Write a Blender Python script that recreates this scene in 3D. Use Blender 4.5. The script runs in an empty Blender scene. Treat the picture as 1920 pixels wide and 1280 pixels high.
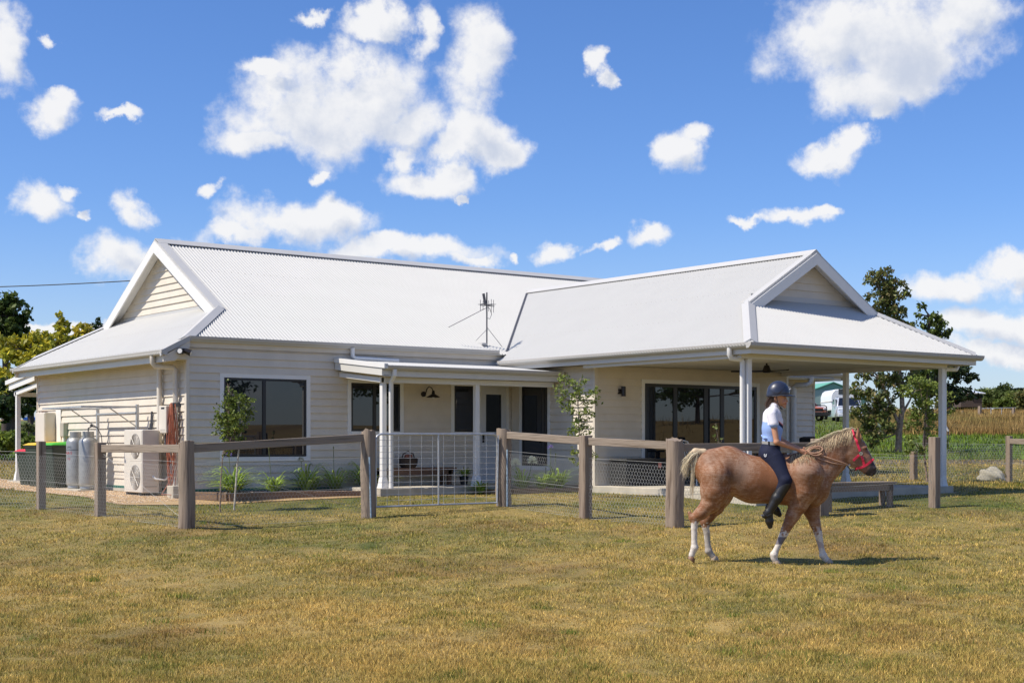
import bpy, bmesh, math, random
import numpy as np
from mathutils import Vector, Matrix
R = math.radians
rng = np.random.default_rng(7)
random.seed(7)
scene = bpy.context.scene
COL = scene.collection

# ------------------------------------------------------------------ camera
# world axes run along the house: +X along its long front wall, +Y towards its back
TH = R(53)
UX, UY = math.sin(TH), math.cos(TH)
CX, CY, CZ = -11.311, -25.034, 1.0
FPX = 2710.0; HOR = 831.0
def W(x, d, z=0.0):          # metres right of / ahead of the viewpoint -> world
    return (x*UX + d*UY + CX, -x*UY + d*UX + CY, z)
def inv(X, Y):
    X = X - CX; Y = Y - CY
    return X*UX - Y*UY, X*UY + Y*UX
cam = bpy.data.cameras.new('camera'); camo = bpy.data.objects.new('camera', cam); COL.objects.link(camo)
camo.location = (CX, CY, CZ); camo.rotation_euler = (R(90), 0, -R(37))
cam.sensor_width = 36; cam.lens = FPX/1920*36; cam.shift_y = (HOR-640)/1920
cam.clip_start = .1; cam.clip_end = 6000
scene.camera = camo

# ------------------------------------------------------------------ light
EL = R(52)
sx, sd = -.94, -.342
SUN = Vector(W(sx, sd)) - Vector(W(0, 0)); SUN.normalize()
SUNH = SUN.copy()
SUN = Vector((SUN.x*math.cos(EL), SUN.y*math.cos(EL), math.sin(EL)))
sl = bpy.data.lights.new('sun', 'SUN'); sl.energy = 5.0; sl.angle = R(.5); sl.color = (1, .93, .82)
so = bpy.data.objects.new('sun', sl); COL.objects.link(so); so.rotation_euler = SUN.to_track_quat('Z', 'Y').to_euler()
so.location = (0, 0, 30)
vs = scene.view_settings; vs.view_transform = 'Standard'; vs.look = 'None'; vs.exposure = .16; vs.gamma = 1; vs.use_curve_mapping = False
scene.cycles.max_bounces = 6; scene.cycles.transparent_max_bounces = 12
scene.cycles.use_adaptive_sampling = True

def nd(nt, t, **k):
    n = nt.nodes.new(t)
    for a, b in k.items():
        if a.startswith('i_'):
            key = a[2:]
            key = int(key) if key.isdigit() else key
            n.inputs[key].default_value = b
        else: setattr(n, a, b)
    return n
def mth(nt, op, a, b=None, c=None, clamp=False):
    n = nt.nodes.new('ShaderNodeMath'); n.operation = op; n.use_clamp = clamp
    for i, v in enumerate((a, b, c)):
        if v is None: continue
        if isinstance(v, (int, float)): n.inputs[i].default_value = v
        else: nt.links.new(v, n.inputs[i])
    return n.outputs[0]

# cloud patches of the sky: photo column, row, half width, half height (1/2710 rad), in the directions they stand in
CLOUDS = [(650,190,140,95),(560,215,130,75),(480,260,80,30),(735,240,90,50),(640,110,60,45),(892,135,72,105),(905,60,48,55),(905,250,80,42),(850,275,50,26),
 (960,285,55,28),(700,45,55,26),(770,60,28,50),(600,22,32,12),(790,340,90,28),(845,325,40,28),(735,300,35,28),(500,125,45,16),
 (1110,110,20,26),(1130,148,16,22),(1270,290,45,38),(1300,255,25,22),(1550,285,58,26),(1590,255,36,24),
 (1680,70,190,100),(1560,95,60,60),(1800,25,110,50),(1610,165,80,48),(1720,140,80,45),(1630,205,30,18),
 (95,370,50,32),(140,350,22,18),(260,378,38,32),(160,402,14,9),(402,365,26,15),(95,210,44,32),(105,180,28,16),(15,100,48,62),(100,85,18,12),(240,205,28,9),
 (540,420,140,38),(640,405,50,30),(450,440,85,22),(240,478,70,40),(320,480,60,40),(740,475,190,24),(880,492,50,14),
 (1052,458,34,20),(1215,448,44,20),(1125,455,22,10),(1470,408,66,17),(1530,398,34,10),(1400,415,30,11),
 (1800,535,100,28),(1900,510,60,26),(1860,610,80,28),(1960,600,80,34),(1880,655,90,20),(590,328,20,14),(860,372,12,8),(140,600,110,12),(60,590,60,8),(970,475,16,8)]
world = bpy.data.worlds.new('World'); scene.world = world; world.use_nodes = True
def build_world():
    nt = world.node_tree; nt.nodes.clear()
    g = bpy.data.node_groups.new('cloud_field', 'ShaderNodeTree')
    g.interface.new_socket('P', in_out='INPUT', socket_type='NodeSocketVector')
    g.interface.new_socket('D', in_out='INPUT', socket_type='NodeSocketVector')
    g.interface.new_socket('F', in_out='OUTPUT', socket_type='NodeSocketFloat')
    gi = g.nodes.new('NodeGroupInput'); go = g.nodes.new('NodeGroupOutput')
    # warp the patch coordinates so that outlines billow
    nz = nd(g, 'ShaderNodeTexNoise', i_Scale=16.0, i_Detail=9.0, i_Roughness=.60); g.links.new(gi.outputs['D'], nz.inputs['Vector'])
    vm = nd(g, 'ShaderNodeVectorMath', operation='MULTIPLY_ADD'); g.links.new(nz.outputs['Color'], vm.inputs[0])
    vm.inputs[1].default_value = (190, 150, 0)
    va = nd(g, 'ShaderNodeVectorMath', operation='ADD'); g.links.new(gi.outputs['P'], va.inputs[0]); va.inputs[1].default_value = (-95, -75, 0)
    g.links.new(va.outputs[0], vm.inputs[2])
    acc = None
    for (px, py, rx, ry) in CLOUDS:
        a = math.atan((px-960)/FPX)*FPX; e = math.atan((HOR-py)/math.hypot(FPX, px-960))*FPX
        s = nd(g, 'ShaderNodeVectorMath', operation='MULTIPLY_ADD'); g.links.new(vm.outputs[0], s.inputs[0])
        s.inputs[1].default_value = (1/(rx*1.12), 1/(ry*1.12), 0); s.inputs[2].default_value = (-a/(rx*1.12), -e/(ry*1.12), 0)
        l = nd(g, 'ShaderNodeVectorMath', operation='LENGTH'); g.links.new(s.outputs[0], l.inputs[0])
        acc = l.outputs['Value'] if acc is None else mth(g, 'SMOOTH_MIN', acc, l.outputs['Value'], .18)
    # more clouds all round the sky, outside the picture
    sp = nd(g, 'ShaderNodeSeparateXYZ'); g.links.new(gi.outputs['P'], sp.inputs[0])
    far = mth(g, 'MULTIPLY', mth(g, 'SUBTRACT', mth(g, 'ABSOLUTE', sp.outputs[0]), 1020), 1/260, clamp=True)
    hi = mth(g, 'MULTIPLY', mth(g, 'SUBTRACT', sp.outputs[1], 860), 1/220, clamp=True)
    far = mth(g, 'MAXIMUM', far, hi)
    mp = nd(g, 'ShaderNodeVectorMath', operation='MULTIPLY'); g.links.new(gi.outputs['D'], mp.inputs[0]); mp.inputs[1].default_value = (1, 1, 2.4)
    n2 = nd(g, 'ShaderNodeTexNoise', i_Scale=3.1, i_Detail=2.0, i_Roughness=.5); g.links.new(mp.outputs[0], n2.inputs['Vector'])
    gen = mth(g, 'MULTIPLY', mth(g, 'SUBTRACT', n2.outputs['Fac'], .60), 9.0)
    gen = mth(g, 'SUBTRACT', gen, mth(g, 'MULTIPLY', mth(g, 'SUBTRACT', 1.0, far), 4.0))
    f = mth(g, 'MULTIPLY', mth(g, 'SUBTRACT', 1.05, acc), 2.2)
    f = mth(g, 'MAXIMUM', f, gen)
    n4 = nd(g, 'ShaderNodeTexNoise', i_Scale=75.0, i_Detail=6.0, i_Roughness=.6); g.links.new(gi.outputs['D'], n4.inputs['Vector'])
    f = mth(g, 'ADD', f, mth(g, 'MULTIPLY', mth(g, 'SUBTRACT', n4.outputs['Fac'], .5), 1.7))
    n3 = nd(g, 'ShaderNodeTexNoise', i_Scale=21.0, i_Detail=11.0, i_Roughness=.58, i_Distortion=.15); g.links.new(gi.outputs['D'], n3.inputs['Vector'])
    f = mth(g, 'ADD', f, mth(g, 'MULTIPLY', mth(g, 'SUBTRACT', n3.outputs['Fac'], .5), 3.4))
    g.links.new(f, go.inputs['F'])
    tc = nd(nt, 'ShaderNodeTexCoord')
    D = tc.outputs['Generated']
    def dot(v):
        n = nd(nt, 'ShaderNodeVectorMath', operation='DOT_PRODUCT'); nt.links.new(D, n.inputs[0]); n.inputs[1].default_value = v
        return n.outputs['Value']
    rt = dot((UX, -UY, 0)); fw = dot((UY, UX, 0)); up = dot((0, 0, 1))
    az = mth(nt, 'MULTIPLY', mth(nt, 'ARCTAN2', rt, fw), FPX)
    el = mth(nt, 'MULTIPLY', mth(nt, 'ARCSINE', up), FPX)
    cb = nd(nt, 'ShaderNodeCombineXYZ'); nt.links.new(az, cb.inputs[0]); nt.links.new(el, cb.inputs[1])
    def field(off):
        gn = nt.nodes.new('ShaderNodeGroup'); gn.node_tree = g
        v = nd(nt, 'ShaderNodeVectorMath', operation='ADD'); nt.links.new(cb.outputs[0], v.inputs[0]); v.inputs[1].default_value = (off[0], off[1], 0)
        o = Vector((UX, -UY, 0))*off[0]/FPX + Vector((0, 0, 1))*off[1]/FPX
        w = nd(nt, 'ShaderNodeVectorMath', operation='ADD'); nt.links.new(D, w.inputs[0]); w.inputs[1].default_value = o
        nt.links.new(v.outputs[0], gn.inputs['P']); nt.links.new(w.outputs[0], gn.inputs['D'])
        return gn.outputs['F']
    f0 = field((0, 0)); f1 = field((-30, 34))
    dens = nd(nt, 'ShaderNodeMapRange', interpolation_type='SMOOTHSTEP'); nt.links.new(f0, dens.inputs[0])
    dens.inputs[1].default_value = -.25; dens.inputs[2].default_value = 1.35
    sh = nd(nt, 'ShaderNodeMapRange', interpolation_type='SMOOTHSTEP'); nt.links.new(f1, sh.inputs[0])
    sh.inputs[1].default_value = .4; sh.inputs[2].default_value = 2.6
    cc = nd(nt, 'ShaderNodeMix', data_type='RGBA'); nt.links.new(sh.outputs[0], cc.inputs[0])
    cc.inputs[6].default_value = (.83, .83, .84, 1); cc.inputs[7].default_value = (.54, .59, .70, 1)
    sky = nd(nt, 'ShaderNodeTexSky', sky_type='NISHITA'); sky.sun_disc = False
    sky.sun_elevation = EL; sky.sun_rotation = math.atan2(SUNH.x, SUNH.y); sky.altitude = 600; sky.air_density = 1.0; sky.dust_density = .8; sky.ozone_density = 2.2
    gain = nd(nt, 'ShaderNodeVectorMath', operation='MULTIPLY'); nt.links.new(sky.outputs[0], gain.inputs[0]); gain.inputs[1].default_value = (.80, .93, 1.24)
    hs = nd(nt, 'ShaderNodeHueSaturation', i_Saturation=1.08, i_Hue=.5); nt.links.new(gain.outputs[0], hs.inputs['Color'])
    hz = mth(nt, 'POWER', mth(nt, 'SUBTRACT', 1.0, mth(nt, 'MULTIPLY', mth(nt, 'ABSOLUTE', up), 1/.17, clamp=True)), 2.0)
    hm = nd(nt, 'ShaderNodeMix', data_type='RGBA'); nt.links.new(mth(nt, 'MULTIPLY', hz, .75), hm.inputs[0]); nt.links.new(hs.outputs[0], hm.inputs[6]); hm.inputs[7].default_value = (5.3, 5.9, 6.2, 1)
    bs = nd(nt, 'ShaderNodeBackground', i_Strength=SKY_S); nt.links.new(hm.outputs[2], bs.inputs[0])
    bc = nd(nt, 'ShaderNodeBackground', i_Strength=1.0); nt.links.new(cc.outputs[2], bc.inputs[0])
    mx = nd(nt, 'ShaderNodeMixShader')
    ab = mth(nt, 'MULTIPLY', mth(nt, 'MULTIPLY', mth(nt, 'ADD', up, .0), 30.0, clamp=True), dens.outputs[0])
    nt.links.new(mth(nt, 'MULTIPLY', ab, .97), mx.inputs[0]); nt.links.new(bs.outputs[0], mx.inputs[1]); nt.links.new(bc.outputs[0], mx.inputs[2])
    o = nd(nt, 'ShaderNodeOutputWorld'); nt.links.new(mx.outputs[0], o.inputs[0])
    world.cycles.sampling_method = 'MANUAL'; world.cycles.sample_map_resolution = 512
SKY_S = .114
build_world()

# ------------------------------------------------------------------ helpers
def tag(o, label=None, cat=None, group=None, kind=None):
    if label: o['label'] = label
    if cat: o['category'] = cat
    if group: o['group'] = group
    if kind: o['kind'] = kind
    return o
def link(o, parent=None):
    COL.objects.link(o)
    if parent is not None: o.parent = parent
    return o
def empty(name, loc=(0, 0, 0), rz=0, label=None, cat=None, group=None):
    o = bpy.data.objects.new(name, None); o.location = loc; o.rotation_euler = (0, 0, rz); o.empty_display_size = .2
    link(o); return tag(o, label, cat, group)
def mesh_np(name, V, F, mat, parent=None, smooth=False, col=None, fm=None, mats=None):
    me = bpy.data.meshes.new(name)
    V = np.asarray(V, dtype=np.float32)
    if isinstance(F, np.ndarray):
        k = F.shape[1]; n = F.shape[0]
        me.vertices.add(len(V)); me.vertices.foreach_set('co', V.ravel())
        me.loops.add(n*k); me.loops.foreach_set('vertex_index', F.astype(np.int32).ravel())
        me.polygons.add(n); me.polygons.foreach_set('loop_start', np.arange(0, n*k, k, dtype=np.int32))
        try: me.polygons.foreach_set('loop_total', np.full(n, k, dtype=np.int32))
        except Exception: pass
    else:
        me.from_pydata([tuple(map(float, v)) for v in V], [], F)
    for m in (mats or [mat]): me.materials.append(m)
    if fm is not None: me.polygons.foreach_set('material_index', np.asarray(fm, dtype=np.int32))
    me.update(calc_edges=True)
    if smooth: me.polygons.foreach_set('use_smooth', np.ones(len(me.polygons), dtype=bool))
    if col is not None:
        a = me.color_attributes.new('Col', 'FLOAT_COLOR', 'POINT')
        c = np.ones((len(V), 4), dtype=np.float32); c[:, :col.shape[1]] = col; a.data.foreach_set('color', c.ravel())
    me.validate()
    o = bpy.data.objects.new(name, me)
    return link(o, parent)

class MB:
    def __init__(s): s.v = []; s.f = []; s.m = Matrix.Identity(4)
    def add(s, vs, fs):
        b = len(s.v)
        s.v += [tuple(s.m @ Vector(v)) for v in vs]; s.f += [tuple(i+b for i in f) for f in fs]; return s
    def box(s, x0, x1, y0, y1, z0, z1):
        return s.add([(x0,y0,z0),(x1,y0,z0),(x1,y1,z0),(x0,y1,z0),(x0,y0,z1),(x1,y0,z1),(x1,y1,z1),(x0,y1,z1)],
                     [(3,2,1,0),(4,5,6,7),(0,1,5,4),(1,2,6,5),(2,3,7,6),(3,0,4,7)])
    def prism(s, poly, ax, a0, a1):   # polygon in the two other axes extruded along axis ax (0,1,2)
        n = len(poly)
        def P(p, a):
            if ax == 0: return (a, p[0], p[1])
            if ax == 1: return (p[0], a, p[1])
            return (p[0], p[1], a)
        vs = [P(p, a0) for p in poly] + [P(p, a1) for p in poly]
        fs = [tuple(range(n)), tuple(range(2*n-1, n-1, -1))] + [(i, i+n, (i+1) % n+n, (i+1) % n) for i in range(n)]
        return s.add(vs, fs)
    def beam(s, a, b, w, h, up=(0, 0, 1)):  # box beam between two points
        a = Vector(a); b = Vector(b); d = (b-a).normalized(); up = Vector(up)
        sd_ = d.cross(up)
        if sd_.length < 1e-4: sd_ = d.cross(Vector((1, 0, 0)))
        sd_.normalize(); u = sd_.cross(d).normalized()
        q = [(-w/2, -h/2), (w/2, -h/2), (w/2, h/2), (-w/2, h/2)]
        vs = [a+sd_*p+u*r for p, r in q]+[b+sd_*p+u*r for p, r in q]
        return s.add(vs, [(0,1,2,3),(7,6,5,4),(0,4,5,1),(1,5,6,2),(2,6,7,3),(3,7,4,0)])
    def tube(s, pts, rad, n=8, cap=True):
        pts = [Vector(p) for p in pts]; m = len(pts)
        if not hasattr(rad, '__len__'): rad = [rad]*m
        prev = None; vs = []
        for i, p in enumerate(pts):
            d = (pts[min(i+1, m-1)]-pts[max(i-1, 0)])
            d = d.normalized() if d.length > 1e-9 else Vector((0, 0, 1))
            if prev is None:
                a = Vector((0, 0, 1)) if abs(d.z) < .9 else Vector((1, 0, 0)); e1 = d.cross(a).normalized()
            else: e1 = (prev - d*prev.dot(d)).normalized()
            prev = e1; e2 = d.cross(e1)
            for k in range(n):
                t = 2*math.pi*k/n; vs.append(p + (e1*math.cos(t)+e2*math.sin(t))*rad[i])
        fs = []
        for i in range(m-1):
            for k in range(n):
                a = i*n+k; b = i*n+(k+1) % n; fs.append((a, b, b+n, a+n))
        if cap: fs += [tuple(range(n-1, -1, -1)), tuple((m-1)*n+k for k in range(n))]
        return s.add(vs, fs)
    def lathe(s, prof, c=(0, 0, 0), n=20, ax=2):
        vs = []; m = len(prof)
        for r, h in prof:
            for k in range(n):
                t = 2*math.pi*k/n; q = (r*math.cos(t), r*math.sin(t), h)
                if ax == 0: q = (h, r*math.cos(t), r*math.sin(t))
                if ax == 1: q = (r*math.cos(t), h, r*math.sin(t))
                vs.append((q[0]+c[0], q[1]+c[1], q[2]+c[2]))
        fs = [(i*n+k, i*n+(k+1) % n, (i+1)*n+(k+1) % n, (i+1)*n+k) for i in range(m-1) for k in range(n)]
        fs += [tuple(range(n-1, -1, -1)), tuple((m-1)*n+k for k in range(n))]
        return s.add(vs, fs)
    def build(s, name, mat, parent=None, smooth=False, bev=0, auto=None):
        me = bpy.data.meshes.new(name); me.from_pydata(s.v, [], s.f); me.materials.append(mat)
        bm = bmesh.new(); bm.from_mesh(me); bmesh.ops.recalc_face_normals(bm, faces=bm.faces)
        if bev:
            es = [e for e in bm.edges if len(e.link_faces) == 2 and e.calc_face_angle(0) > .6]
            bmesh.ops.bevel(bm, geom=es, offset=bev, segments=1, affect='EDGES', clamp_overlap=True)
        bm.to_mesh(me); bm.free()
        if smooth:
            me.polygons.foreach_set('use_smooth', np.ones(len(me.polygons), dtype=bool))
            try: me.set_sharp_from_angle(angle=R(auto or 40))
            except Exception: pass
        me.update()
        return link(bpy.data.objects.new(name, me), parent)
def dup(root, loc=None, rz=None, **kw):
    r = root.copy(); link(r)
    if loc is not None: r.location = loc
    if rz is not None: r.rotation_euler = (0, 0, rz)
    tag(r, **kw)
    def rec(a, b):
        for ch in a.children:
            c = ch.copy(); COL.objects.link(c); c.parent = b; rec(ch, c)
    rec(root, r); return r

# ------------------------------------------------------------------ materials
def mat(name, col, rough=.6, var=0, vscale=6, bump=0, bscale=60, metal=0, spec=.5, col2=None, stretch=None, attr=False, trans=0, detail=5, coat=0):
    m = bpy.data.materials.new(name); m.use_nodes = True; nt = m.node_tree; b = nt.nodes['Principled BSDF']
    b.inputs['Roughness'].default_value = rough; b.inputs['Metallic'].default_value = metal
    b.inputs['Specular IOR Level'].default_value = spec; b.inputs['Coat Weight'].default_value = coat
    b.inputs['Base Color'].default_value = (*col, 1)
    tc = nd(nt, 'ShaderNodeTexCoord'); src = tc.outputs['Object']
    if stretch:
        mp = nd(nt, 'ShaderNodeMapping'); nt.links.new(src, mp.inputs[0]); mp.inputs['Scale'].default_value = stretch; src = mp.outputs[0]
    last = None
    if attr:
        a = nd(nt, 'ShaderNodeVertexColor', layer_name='Col'); last = a.outputs['Color']
    if var or col2:
        n = nd(nt, 'ShaderNodeTexNoise', i_Scale=vscale, i_Detail=detail, i_Roughness=.6); nt.links.new(src, n.inputs['Vector'])
        rp = nd(nt, 'ShaderNodeMapRange'); nt.links.new(n.outputs['Fac'], rp.inputs[0]); rp.inputs[1].default_value = .36; rp.inputs[2].default_value = .66
        if col2:
            mx = nd(nt, 'ShaderNodeMix', data_type='RGBA'); nt.links.new(rp.outputs[0], mx.inputs[0])
            if last: nt.links.new(last, mx.inputs[6])
            else: mx.inputs[6].default_value = (*col, 1)
            mx.inputs[7].default_value = (*col2, 1); last = mx.outputs[2]
        if var:
            mr = nd(nt, 'ShaderNodeMapRange'); nt.links.new(n.outputs['Fac'], mr.inputs[0])
            mr.inputs[1].default_value = .3; mr.inputs[2].default_value = .7; mr.inputs[3].default_value = 1-var; mr.inputs[4].default_value = 1+var
            mm = nd(nt, 'ShaderNodeVectorMath', operation='SCALE')
            if last: nt.links.new(last, mm.inputs[0])
            else: mm.inputs[0].default_value = col
            nt.links.new(mr.outputs[0], mm.inputs['Scale']); last = mm.outputs[0]
    if last: nt.links.new(last, b.inputs['Base Color'])
    if bump:
        n = nd(nt, 'ShaderNodeTexNoise', i_Scale=bscale, i_Detail=6.0); nt.links.new(src, n.inputs['Vector'])
        bp = nd(nt, 'ShaderNodeBump', i_Strength=bump, i_Distance=.01); nt.links.new(n.outputs['Fac'], bp.inputs['Height']); nt.links.new(bp.outputs[0], b.inputs['Normal'])
    if trans:
        t = nd(nt, 'ShaderNodeBsdfTranslucent'); mx = nd(nt, 'ShaderNodeMixShader', i_0=trans); o = nt.nodes['Material Output']
        if last: nt.links.new(last, t.inputs[0])
        else: t.inputs[0].default_value = (*col, 1)
        nt.links.new(b.outputs[0], mx.inputs[1]); nt.links.new(t.outputs[0], mx.inputs[2]); nt.links.new(mx.outputs[0], o.inputs[0])
    return m
M = dict(
 board=mat('painted_board', (.64, .572, .47), .6, var=.07, vscale=2.2, bump=.2, bscale=40, detail=9),
 white=mat('white_trim', (.74, .725, .69), .45, var=.03, vscale=2),
 beam=mat('surfmist_steel', (.62, .60, .55), .4, var=.03, vscale=2),
 roof=mat('roof_steel', (.515, .508, .48), .55, var=.018, vscale=1.6, spec=.2, detail=8),
 cap=mat('roof_flashing', (.50, .49, .465), .45, var=.03, vscale=2, spec=.3),
 gutter=mat('gutter_steel', (.46, .44, .41), .4, var=.03, vscale=3),
 soffit=mat('soffit_sheet', (.60, .55, .44), .7, var=.03, vscale=2),
 black=mat('black_frame', (.012, .012, .014), .35),
 glass=mat('window_glass', (.010, .012, .017), .01, spec=.8),
 concrete=mat('concrete', (.47, .42, .33), .85, var=.18, vscale=3, bump=.4, bscale=25),
 door=mat('door_paint', (.62, .62, .62), .45, var=.02),
 green=mat('flashing_green', (.02, .14, .10), .6, var=.1),
 wood=mat('weathered_hardwood', (.43, .335, .25), .9, var=.6, vscale=15, bump=1, bscale=45, stretch=(1, 1, .07), col2=(.085, .06, .042)),
 woodh=mat('weathered_rail', (.40, .32, .245), .9, var=.6, vscale=17, bump=1, bscale=45, stretch=(.06, .06, 1), col2=(.10, .075, .052)),
 sleeper=mat('garden_sleeper', (.20, .13, .08), .85, var=.35, vscale=6, bump=.6, stretch=(.3, .3, 1)),
 wire=mat('galvanised_wire', (.42, .42, .40), .6, metal=.2),
 galv=mat('galvanised_steel', (.50, .51, .52), .42, var=.15, vscale=14, metal=.55),
 bench=mat('bench_timber', (.13, .07, .04), .6, var=.3, vscale=8, stretch=(.2, 1, 1), bump=.4),
 wicker=mat('woven_bag', (.035, .022, .016), .8, var=.5, vscale=50),
 rope=mat('tan_rope', (.42, .24, .15), .8, var=.2, vscale=60),
 hose=mat('orange_hose', (.33, .10, .05), .6, var=.25, vscale=12),
 beige=mat('beige_steel', (.66, .60, .51), .4, var=.04, vscale=5),
 beiged=mat('beige_dark', (.40, .36, .30), .6, var=.1),
 grille=mat('fan_grille', (.22, .20, .18), .6),
 gas=mat('gas_cylinder_paint', (.36, .36, .345), .42, var=.16, vscale=9, metal=.5, bump=.15),
 binb=mat('bin_body', (.03, .042, .03), .5, var=.1),
 lime=mat('lime_lid', (.06, .42, .04), .4, var=.08), yellow=mat('yellow_lid', (.75, .48, .02), .4), red=mat('red_lid', (.70, .03, .03), .4),
 mulch=mat('bark_mulch', (.19, .12, .085), .95, var=.6, vscale=30, bump=1, bscale=60, col2=(.32, .22, .16)),
 gravel=mat('gravel', (.52, .35, .17), .95, var=.45, vscale=45, bump=1, bscale=80, col2=(.33, .21, .09)),
 rock=mat('sandstone_boulder', (.38, .345, .26), .9, var=.3, vscale=4, bump=1, bscale=9),
 leafy=mat('leaf', (.1, .15, .04), .5, attr=True, trans=.35, spec=.3),
 bark=mat('bark', (.22, .15, .11), .9, var=.35, vscale=9, bump=1, bscale=20, col2=(.33, .24, .18)),
 barkd=mat('dark_bark', (.07, .05, .04), .9, var=.3, vscale=9, bump=1),
 grass=mat('grass_blade', (.3, .25, .1), .75, attr=True, trans=.3, spec=.15),
 stake=mat('pale_stake', (.50, .45, .38), .8, var=.2, vscale=20),
 lamp=mat('black_lamp', (.015, .011, .01), .35), lampin=mat('lamp_enamel', (.75, .73, .68), .4),
 ant=mat('antenna_metal', (.10, .10, .11), .5, metal=.4, var=.3, vscale=20),
 shed=mat('green_shed_steel', (.16, .34, .28), .55, var=.05), shedr=mat('green_shed_roof', (.14, .40, .28), .5, var=.05),
 pole=mat('treated_pole', (.13, .17, .13), .8, var=.2),
 orange=mat('orange_paint', (.50, .13, .05), .25, coat=.6), darkp=mat('dark_paint', (.05, .055, .065), .2, coat=.6), silver=mat('silver_paint', (.62, .63, .64), .25, metal=.35, coat=.6),
 whitep=mat('white_gelcoat', (.78, .78, .77), .3, coat=.3), tyre=mat('tyre', (.015, .015, .015), .8), rubber=mat('black_plastic', (.02, .02, .02), .6), chrome=mat('chrome', (.6, .6, .6), .15, metal=1), lens=mat('headlight_lens', (.7, .72, .75), .1),
 plate=mat('cream_plate', (.7, .66, .5), .5),
)
# ------------------------------------------------------------------ terrain
GD = [-400, 0, 9, 14, 17.3, 22, 24, 25.5, 27, 34, 45, 60, 100, 130, 200, 260, 400, 3500]
GZ = [-.7, -.60, -.56, -.50, -.43, -.28, -.20, -.10, 0, .06, .6, 1.2, 2.35, 3.1, 4.9, 6.2, 7.2, 7.2]
def micro(x, d):
    return (.012*np.sin(x*1.3+d*.7)+.010*np.sin(x*2.9-d*1.9+1)+.006*np.sin(x*5.1+d*4.3+2)+.004*np.sin(x*9.7-d*7.9))*np.clip((28-d)/6, 0, 1)
def ground(x, d):
    x = np.asarray(x, float); d = np.asarray(d, float)
    z = np.interp(d, GD, GZ)
    gr = np.interp(d, [-400, 9, 14, 20, 26, 30, 45, 60, 80, 120, 200, 3500], [0, 0, 0, 0, 0, 0, 0, 0, .0, .35, .9, .9])
    hill = np.clip((x-24)*.055, 0, 3.2)*np.clip((56-d)/20, 0, 1)
    return z + micro(x, d) + gr*np.sin(x*.02+.5)*1.0 + hill
def gpix(px, py, d0=25.0):     # where the ground is seen at a photo pixel (camera frame x, d, z)
    d = d0
    for _ in range(60):
        z = float(ground((px-960)/FPX*d, d)); dn = (1-z)*FPX/max(py-HOR, .5) if py > HOR else d
        d = .6*d + .4*min(dn, 400)
    return (px-960)/FPX*d, d, z
def gdepth(px, py):            # general: march out along the ray
    for d in np.arange(8, 300, .1):
        x = (px-960)/FPX*d
        if float(ground(x, d)) >= 1-(py-HOR)/FPX*d: return x, d, float(ground(x, d))
    return (px-960)/FPX*300, 300., 8.
def patch_noise(x, d, s=1.0, seed=0):
    r = np.random.default_rng(seed); o = np.zeros_like(x, dtype=float); a = 1.0; f = s; t = 0
    for k in range(5):
        for j in range(3):
            th = r.uniform(0, 6.28); ph = r.uniform(0, 6.28)
            o += a*np.sin((x*math.cos(th)+d*math.sin(th))*f + ph + 1.3*np.sin((x*math.sin(th)-d*math.cos(th))*f*.7+ph*2))
        t += a*1.7; a *= .62; f *= 1.9
    return o/t
def lawn_tone(x, d):
    """0 = straw, 1 = green"""
    t = .31 + .16*np.clip((d-14)/9, 0, 1) + .28*patch_noise(x, d, .55, 1) + .24*patch_noise(x, d, 2.2, 2) + .26*patch_noise(x, d, 9., 4)
    # line of straw where the mower does not reach along the fence, greener yard inside
    X, Y, _ = W(x, d)
    inside = np.clip((d-24.4)/1.2, 0, 1)*(d < 40)
    t = t + .22*inside
    t = np.where((d > 34) & (d < 41.5), t-.10, t)
    t = np.where((d > 43) & (d < 70), 1.6+.5*patch_noise(x, d, .6, 3), t)
    t = np.where(d >= 70, 1.3+.3*patch_noise(x, d, .2, 3), t)
    dry = (d > 66) & (x/d > .235)
    t = np.where(dry, -.15, t)
    t = np.where((d > 150), .1, t)
    t = np.where((x > 21) & (d < 58), -.12+.1*patch_noise(x, d, .3, 3), t)
    t = np.where(d < 0, -.1, t)
    return np.clip(t, -.2, 2)
STRAW = np.array([.84, .58, .175]); GREEN = np.array([.22, .25, .035]); RED = np.array([.36, .19, .06]); LUSH = np.array([.20, .33, .03])
def tone_col(t, x, d):
    lu = np.clip(t-1, 0, 1)[:, None]; t = np.clip(t, 0, 1)[:, None]
    c = STRAW*(1-t)+GREEN*t
    r = np.clip(patch_noise(x, d, 1.1, 9)*1.2-.25, 0, .6)[:, None]*(1-t)
    c = c*(1-r)+RED*r
    return c*(1-lu)+LUSH*lu
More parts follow.
